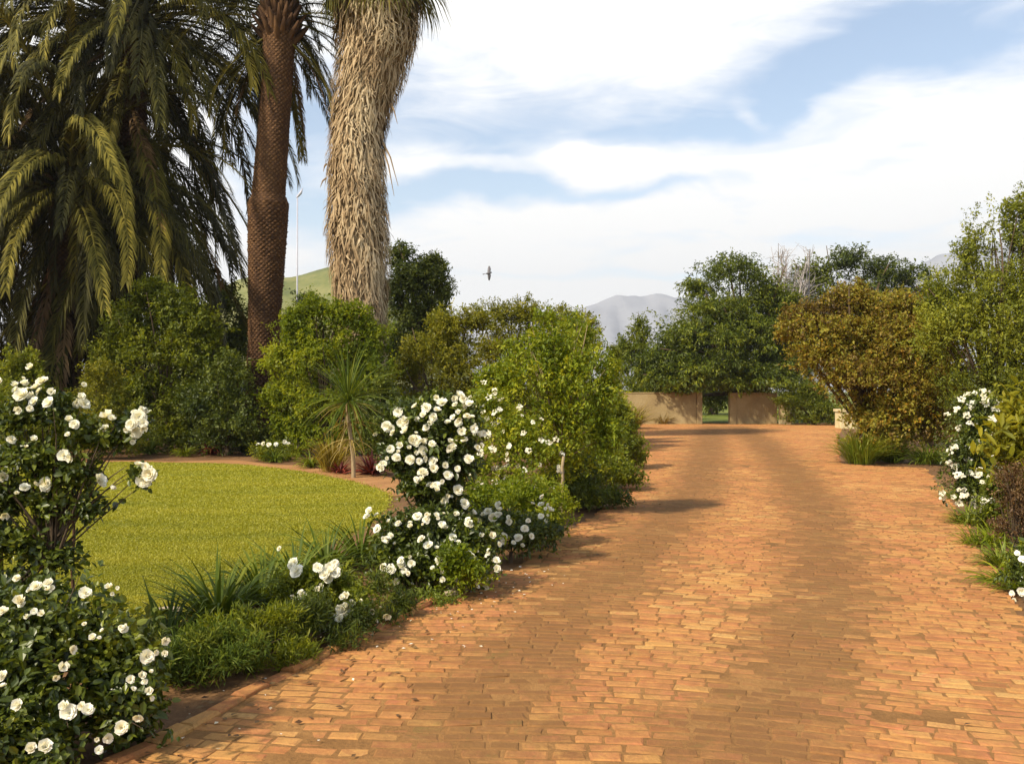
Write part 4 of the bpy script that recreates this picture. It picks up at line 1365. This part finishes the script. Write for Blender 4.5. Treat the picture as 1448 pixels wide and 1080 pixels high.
# ------------------------------------------------------------------ left bed along the driveway, far to near
plant('leafy_shrub', 'dark shrub at the far end of the left bed where the driveway narrows', 'bush', 876, 19.5, 560, 70, 111, 'leaf_mid', 15000, .065, .48, lobes=9, r0=.05, zfork=.3)
plant('leafy_shrub', 'mid green shrub spilling over the left driveway edge', 'bush', 838, 15.5, 586, 110, 112, 'leaf_mid', 22000, .06, .48, lobes=11, r0=.05, zfork=.3, depth=2.0)
plant('leafy_shrub', 'grey green shrub at the driveway edge right of the slender stake', 'bush', 822, 12.9, 640, 110, 113, 'leaf_dark', 16000, .05, .48, lobes=9, r0=.04, zfork=.2, depth=1.3)
D = 12.0
rt, lb, _ = plant('young_tree', 'slender light green young tree on a pale stem above the left bed', 'tree', 792, D, 440, 0, 114, 'leaf_lime', 30000, .058, .45, lob=[
    (-.15, 0, 2.05, .36, .36, .42), (-.32, 0, 2.35, .17, .2, .28), (.26, 0, 1.95, .33, .36, .36), (-.55, -.1, 1.75, .36, .4, .38), (.0, -.2, 1.6, .45, .4, .36), (.48, 0, 1.5, .30, .35, .36),
    (-.75, 0, 1.45, .30, .35, .40), (-.9, .1, 1.75, .2, .3, .22), (.1, 0, 1.2, .45, .4, .32), (-.12, 0, 2.5, .10, .12, .2), (.35, 0, 2.3, .12, .15, .2), (.62, 0, 1.85, .2, .2, .28), (-.45, 0, 1.05, .42, .35, .34),
    (.58, 0, 1.05, .3, .35, .34), (0, .1, .75, .5, .4, .34), (-.6, .1, 2.1, .16, .2, .22)],
    r0=.035, zfork=1.0, trunkmat='pale_stem', part='crown', wood='trunk', many=2, up=.5)
rt, lb, _ = plant('white_flower_bush', 'airy bush dotted with tiny cream flowers between the rose and the young tree', 'bush', 712, 11.2, 540, 0, 116, 'leaf_lime', 16000, .045, .45, lob=[
    (0, 0, 1.1, .42, .4, .42), (-.2, 0, 1.45, .25, .25, .25), (.3, -.1, .9, .4, .4, .4), (-.25, -.1, .7, .4, .35, .4), (.1, 0, .4, .5, .4, .35)], r0=.03, zfork=.4, many=2)
flowers_rand(rt, lb, 70, .052, 117, zmin=.4, cluster=True)
plant('leafy_shrub', 'fresh green low bush just right of the white rose bush', 'bush', 725, 9.7, 664, 0, 118, 'leaf_bright', 15000, .045, .45, lob=[
    (0, 0, .50, .42, .38, .32), (.35, .1, .42, .35, .35, .30), (-.3, 0, .45, .3, .3, .30), (.2, -.1, .25, .4, .3, .22)], r0=.025, zfork=.15)
rt, lb, _ = plant('white_flower_plant', 'dark low plant with white flowers at the driveway edge beside the rose', 'plant', 722, 8.9, 720, 0, 119, 'leaf_rose', 9000, .045, .5, lob=[
    (0, 0, .26, .32, .25, .22), (.25, .2, .26, .28, .25, .20), (-.2, 0, .3, .25, .25, .24)], r0=.02, zfork=.1)
flowers_px(rt, 8.9, lb, [(690, 723), (703, 727), (697, 731), (713, 760), (733, 760), (742, 747), (765, 713), (765, 730), (777, 722), (706, 722), (720, 738), (751, 758)], 13, 120)
# a slim pale stake
def stake(px, py, ytop, r, name, lab, mat, seed):
    x, y = G(px, py)
    rng = np.random.default_rng(seed)
    root = thing(name, (x, y, 0), lab, 'stake')
    m = MB(); h = HT(ytop, y)
    zz = np.linspace(-.05, h, 9)
    m.tube(np.stack([rng.normal(0, .006, 9), rng.normal(0, .006, 9), zz], 1), np.linspace(r, r * .8, 9), 8)
    m.build('stake_pole', M[mat], root)
    q = MB(); q.tube([(0, 0, h * .8 - .012), (0, 0, h * .8 + .012)], [r * 1.35] * 2, 8); q.build('tie', M['slate'], root)
    return root
stake(795, 757, 645, .019, 'garden_stake', 'pale slim stake standing at the driveway edge under the young tree', 'pale_stem', 121)

# white rose bushes
D = 8.3
ROSE_A = [(563, 583), (567, 598), (547, 603), (556, 612), (565, 630), (552, 635), (543, 655), (540, 663), (560, 647), (603, 577), (598, 587), (602, 605), (618, 580), (613, 590), (633, 597), (648, 560),
          (655, 565), (643, 572), (648, 583), (660, 588), (667, 590), (653, 610), (657, 623), (640, 633), (587, 622), (582, 624), (592, 625), (597, 637), (580, 651), (593, 652), (612, 652), (597, 667),
          (613, 663), (597, 678), (617, 687), (633, 702), (627, 708), (657, 712), (647, 693), (677, 615), (683, 613), (680, 630), (675, 633), (670, 607), (617, 563), (647, 663), (663, 650), (633, 673),
          (574, 610), (608, 598), (625, 570), (641, 590), (588, 640), (536, 660), (575, 597), (664, 571), (611, 628)]
rt, lb, _ = plant('rose_bush', 'tall white rose bush in full bloom beside the driveway in the middle', 'rose bush', 610, D, 548, 0, 131, 'leaf_rose', 26000, .045, .6, lob=[
    (0, 0, 1.2, .36, .34, .36), (-.2, 0, 1.35, .24, .25, .22), (.26, -.05, 1.3, .22, .25, .24), (-.22, -.1, 1.02, .26, .26, .26), (.2, -.1, 1.0, .26, .26, .26), (0, -.1, .8, .3, .28, .24),
    (.05, 0, 1.5, .2, .18, .12), (.1, 0, .55, .26, .25, .22)], r0=.03, zfork=.4, fine=True, many=3)
flowers_px(rt, D, lb, ROSE_A, 12.5, 132)
D = 7.7
ROSE_B = [(590, 730), (603, 735), (617, 728), (625, 742), (630, 747), (645, 728), (663, 740), (667, 745), (550, 738), (562, 740), (553, 757), (548, 763), (522, 722), (518, 730), (533, 748), (663, 783),
          (667, 787), (650, 787), (690, 782), (702, 793), (702, 805), (542, 802), (553, 805), (568, 802), (582, 797), (560, 822), (623, 792), (625, 808), (648, 820), (677, 817), (675, 822), (687, 830), (695, 757),
          (572, 806), (640, 760), (606, 771), (636, 834)]
rt, lb, _ = plant('rose_bush', 'low spreading white rose bush in front of the tall rose, touching the driveway', 'rose bush', 615, D, 716, 0, 133, 'leaf_rose', 20000, .045, .55, lob=[
    (0, 0, .45, .34, .3, .24), (-.3, .05, .40, .26, .25, .22), (.28, 0, .36, .26, .25, .24), (-.25, -.1, .2, .3, .25, .18), (.2, -.15, .2, .32, .25, .18), (0, -.2, .25, .3, .22, .2)], r0=.022, zfork=.15, fine=True, many=2)
flowers_px(rt, D, lb, ROSE_B, 12, 134)
plant('leafy_shrub', 'bright lime green sprig growing inside the low white rose', 'plant', 640, 7.25, 756, 0, 135, 'leaf_bright', 2600, .045, .45, lob=[(0, 0, .32, .16, .12, .17), (.12, 0, .22, .16, .12, .15)], r0=.01, zfork=.1)

D = 6.35
rt, lb, _ = plant('rose_bush', 'small white rose sprawling among the grassy plants beside the kerb', 'rose bush', 462, D, 788, 0, 136, 'leaf_mid', 9000, .04, .4, lob=[
    (0, 0, .34, .24, .2, .14), (-.2, .1, .28, .22, .2, .16), (.15, -.1, .24, .2, .18, .14), (0, 0, .15, .36, .25, .12)], r0=.014, zfork=.1, many=3)
flowers_px(rt, D, lb, [(415, 795), (420, 807), (411, 800), (428, 842), (448, 833), (463, 807), (468, 803), (473, 810), (459, 812), (490, 842), (498, 852), (490, 856), (500, 871), (511, 874), (485, 862), (514, 866)], 16, 137)

# strap leaved clumps along the lawn's near edge
for i, (px, py, n, ln, lab) in enumerate([
        (312, 886, 230, .66, 'big dark strappy clump at the near edge of the lawn, left end of its row'), (372, 856, 170, .60, 'strappy clump second from the left along the near lawn edge'),
        (418, 832, 170, .58, 'strappy clump third from the left along the near lawn edge'), (462, 812, 160, .58, 'strappy clump fourth from the left along the near lawn edge'),
        (510, 796, 170, .62, 'strappy clump at the right end of the row by the roses'), (238, 908, 90, .42, 'low loose strappy clump left of the big one beside the near rose bush')]):
    clump('strap_clump', lab, 'plant', px, py, 141 + i, 'leaf_strap', n, ln, .019, 'strappy clumps between lawn and bed', (30, 88), .85, .13, dead=12)
# low cover plants of the bed edge, each a plant of its own
LOW = [(345, 965, 780, 5.2, 'leaf_strap', 'soft green low plant beside the kerb, nearest of the row along the bed edge'),
       (418, 935, 800, 5.55, 'leaf_mid', 'soft green low plant by the kerb, below the small white rose'),
       (500, 905, 815, 5.95, 'leaf_dark', 'soft green low plant by the kerb, right of the small white rose'),
       (560, 868, 812, 6.6, 'leaf_dark', 'dull green low plant in front of the low white rose'),
       (268, 960, 870, 5.35, 'leaf_rose', 'dark low plant next to the nearest rose bush')]
for i, (px, pyb, pyt, D, mat, lab) in enumerate(LOW):
    rr = 52 / FPX * D
    rg = np.random.default_rng(300 + i)
    lob_ = []
    for q in range(9):
        a_ = q * 2.4; f_ = (q / 9) ** .5
        hh = .04 + .30 * rg.random() ** 1.3 * (1.15 - .6 * f_)
        lob_.append((math.cos(a_) * f_ * rr * 1.5, math.sin(a_) * f_ * rr * 1.2, hh, rr * (.35 + .3 * rg.random()), rr * (.35 + .25 * rg.random()), .05 + .06 * rg.random()))
    plant('ground_plant', lab, 'plant', px - 58, D, pyt + 40, 0, 151 + i, mat, 8000, .055, .15, lob=lob_,
          r0=.010, zfork=.06, group='low plants along the bed edge', up=1.1, twig=1.6, clump=.26)
plant('ground_plant', 'creeping green mat at the bed corner between kerb and low rose', 'plant', 612, 7.1, 832, 0, 158, 'leaf_grass', 4200, .035, .3, lob=[
    (-.25, -.1, .04, .25, .22, .07), (0, .05, .05, .22, .2, .07), (-.45, -.3, .04, .25, .2, .06)], r0=.006, zfork=.03)

# nearest rose bush and the standard rose behind it
D = 4.25
ROSE_C = [(30, 850), (50, 830), (70, 825), (58, 868), (122, 838), (155, 830), (3, 865), (88, 943), (25, 998), (98, 1007), (185, 960), (200, 955), (210, 977), (63, 1057), (140, 1060), (172, 1028), (130, 903), (208, 928),
          (122, 1005), (5, 955), (175, 890), (40, 835)]
rt, lb, _ = plant('rose_bush', 'dark leaved rose bush with scattered white blooms in the near left corner', 'rose bush', 60, D, 818, 0, 161, 'leaf_rose', 26000, .043, .6, lob=[
    (0, 0, .50, .34, .34, .28), (-.3, 0, .48, .34, .34, .30), (.28, 0, .42, .28, .3, .26), (.34, -.1, .25, .24, .28, .22), (0, -.2, .25, .36, .3, .25), (-.35, -.2, .25, .34, .3, .25), (.40, .05, .30, .12, .2, .18),
    (.02, 0, .62, .24, .22, .14), (-.5, .1, .50, .3, .3, .3), (-.1, -.35, .16, .34, .25, .2), (.2, -.3, .12, .2, .25, .14), (-.45, -.35, .2, .3, .25, .22), (.40, .05, .14, .14, .2, .13)], r0=.022, zfork=.12, fine=True, many=3)
flowers_px(rt, D, lb, ROSE_C, 17, 162)
D = 5.6
ROSE_D = [(20, 545), (35, 543), (60, 540), (45, 560), (25, 580), (67, 570), (113, 562), (105, 600), (150, 590), (15, 622), (45, 622), (195, 590), (202, 606), (186, 600), (90, 645), (35, 690), (65, 683), (205, 660),
          (200, 680), (212, 670), (140, 680), (5, 728), (2, 675), (70, 555), (200, 580), (30, 560), (52, 548), (191, 611), (118, 571), (97, 594)]
rt, lb, _ = plant('standard_rose', 'tall white rose trained on a stem at the left edge of the picture', 'rose bush', 75, D, 528, 0, 163, 'leaf_rose', 12000, .045, .6, lob=[
    (-.22, 0, 1.46, .17, .2, .13), (.0, 0, 1.50, .17, .2, .11), (.14, 0, 1.36, .16, .2, .13), (-.28, 0, 1.2, .18, .2, .14), (-.05, -.05, 1.2, .16, .2, .14), (.16, 0, 1.13, .15, .18, .11), (.32, 0, 1.33, .13, .12, .07),
    (.47, 0, 1.42, .10, .1, .08), (.50, 0, 1.12, .08, .1, .06), (-.25, 0, .97, .17, .2, .14), (-.02, 0, .95, .15, .18, .12), (.2, 0, .92, .11, .14, .10), (-.15, 0, .72, .17, .2, .13), (-.34, 0, .75, .14, .2, .14),
    (.05, 0, .62, .13, .16, .10), (-.2, 0, .45, .2, .2, .14)], r0=.02, zfork=.75, fine=True, many=5)
flowers_px(rt, D, lb, ROSE_D, 17.5, 164)
stake(104, 905, 600, .012, 'garden_stake', 'thin dark brown stake holding the standard rose, in front of the lawn', 'wood_stake', 165)
stake(4, 930, 690, .014, 'garden_stake', 'thin reddish stake at the very left edge by the standard rose', 'wood_stake', 166)

# stones and slates lying in the bed
def stone(px, py, w, h, seed, lab, mat='stone', flat=1.0):
    rng = np.random.default_rng(seed)
    x, y = G(px, py)
    s = y / FPX
    m = MB()
    nu, nv = 12, 7
    V = []
    for i in range(nv):
        ph = -PI / 2 + PI * i / (nv - 1)
        for j in range(nu):
            th = 2 * PI * j / nu
            k = 1 + .13 * math.sin(3 * th + seed) + .08 * rng.normal()
            sq = lambda v: math.copysign(abs(v) ** .7, v)
            V.append((w * s * .5 * k * sq(math.cos(ph)) * math.cos(th), w * s * .35 * k * sq(math.cos(ph)) * math.sin(th), h * s * .5 * (1 + sq(math.sin(ph)))))
    F = [(i * nu + j, i * nu + (j + 1) % nu, (i + 1) * nu + (j + 1) % nu, (i + 1) * nu + j) for i in range(nv - 1) for j in range(nu)]
    m.add(V, F)
    o = m.build('stone', M[mat])
    o.location = (x, y, .004); o.rotation_euler = (0, 0, rng.random() * .8 - .4)
    return props(o, lab, 'stone')
stone(637, 846, 22, 13, 1, 'small pale stone at the corner of the bed beside the low rose')
stone(285, 928, 40, 22, 2, 'sunlit tan stone among the low plants near the left kerb')
stone(240, 868, 42, 10, 3, 'flat grey stone lying on the lawn edge left of the big strappy clump', 'stone')
stone(352, 842, 44, 9, 4, 'flat grey stone lying beneath the second strappy clump', 'stone')

# fallen leaves and petals along the driveway edges
def litter(name, label, n, mat, seed, size, spread, y0, y1, around=None):
    rng = np.random.default_rng(seed)
    if around is None:
        P = np.array(LEFT_EDGE + RIGHT_EDGE)
        P = P[(P[:, 1] > y0) & (P[:, 1] < y1)]
        c = P[rng.integers(0, len(P), n)] + rng.normal(0, spread, (n, 2))
    else:
        c = np.array(around)[rng.integers(0, len(around), n)] + rng.normal(0, spread, (n, 2))
    a = rng.random(n) * 6.28
    L = size * (.5 + rng.random(n))
    Pp = np.concatenate([c, np.full((n, 1), .034)], 1)
    d = np.stack([np.cos(a), np.sin(a), rng.normal(.05, .08, n)], 1)
    nn = unit(np.array([0, 0, 1.0]) + rng.normal(0, .25, (n, 3)))
    V, F, T = leaf_quads(Pp, unit(d), nn, L, L * .55, rng.random(n), False, 0)
    V[:, 2] = np.maximum(V[:, 2], .0305)
    m = MB(); m.add(V, F, T)
    props(m.build(name, mat, smooth=False), label, 'litter', kind='stuff')
litter('leaf_litter', 'dry brown leaves scattered along the driveway edges', 900, M['leaf_rust'], 181, .035, .35, 3, 24)
litter('fallen_petals', 'fallen white rose petals on the bricks beside the roses', 130, M['petal'], 182, .024, .28, 0, 0, [G(690, 838), G(720, 815), G(640, 862), G(560, 898), G(300, 1030)])

# ------------------------------------------------------------------ pole and bird
def pole():
    D = 60.0
    root = thing('pole', (XX(420, D), D, 0), 'thin pale pole in the sky gap between the two tall palm trunks', 'pole')
    m = MB(); h = HT(275, D)
    m.tube([(0, 0, -.05), (0, 0, h * .5), (0, 0, h)], [.06, .05, .04], 8)
    m.build('shaft', M['pole_paint'], root)
    q = MB(); q.tube([(-.05, 0, h - .2), (.2, 0, h + .1), (.34, 0, h + .42)], [.05, .09, .02], 6); q.build('arm', M['pole_paint'], root)
pole()
def bird():
    D = 48.0
    p = PX(691, 386, D)
    root = thing('bird', tuple(p), 'small dark bird flying above the olive bushes', 'bird')
    m = MB()
    t = np.linspace(-1, 1, 11)
    m.tube(np.stack([t * .16, t * .05, t * .05], 1), .055 * np.sqrt(np.clip(1 - t ** 2, .02, 1)) * (1 + .25 * t), 9, .5)
    m.add([(-.14, -.04, -.05), (-.14, -.03, -.03), (-.30, -.08, -.04), (-.30, -.09, -.10)], [(0, 1, 2, 3)])
    m.build('body', M['feather'], root)
    for sg in (-1, 1):
        wv = MB()
        P = [(.07, 0, .02), (-.07, 0, .0), (.11, .0, sg * .17 + .03), (-.05, .02, sg * .17 + .02), (.05, .05, sg * .36), (-.02, .06, sg * .36)]
        T = [(a + .004, b - .02, c) for a, b, c in P]
        wv.add(P + T, [(0, 1, 3, 2), (2, 3, 5, 4), (7, 6, 8, 9), (9, 8, 10, 11), (0, 2, 8, 6), (1, 7, 9, 3), (2, 4, 10, 8), (3, 9, 11, 5)])
        wv.build('wing', M['feather'], root)
bird()

# ------------------------------------------------------------------ air
def haze():
    m, n, out = new_mat('haze_air')
    v = n.n('ShaderNodeVolumePrincipled')
    v.inputs['Color'].default_value = (.80, .84, .93, 1)
    v.inputs['Density'].default_value = 2.5e-4
    v.inputs['Anisotropy'].default_value = .2
    n.l(v.outputs[0], out.inputs['Volume'])
    b = MB(); b.box(-3400, 3400, -300, 3400, -5, 430)
    o = b.build('haze', m, smooth=False)
    props(o, kind='stuff')
    o.display_type = 'WIRE'
haze()
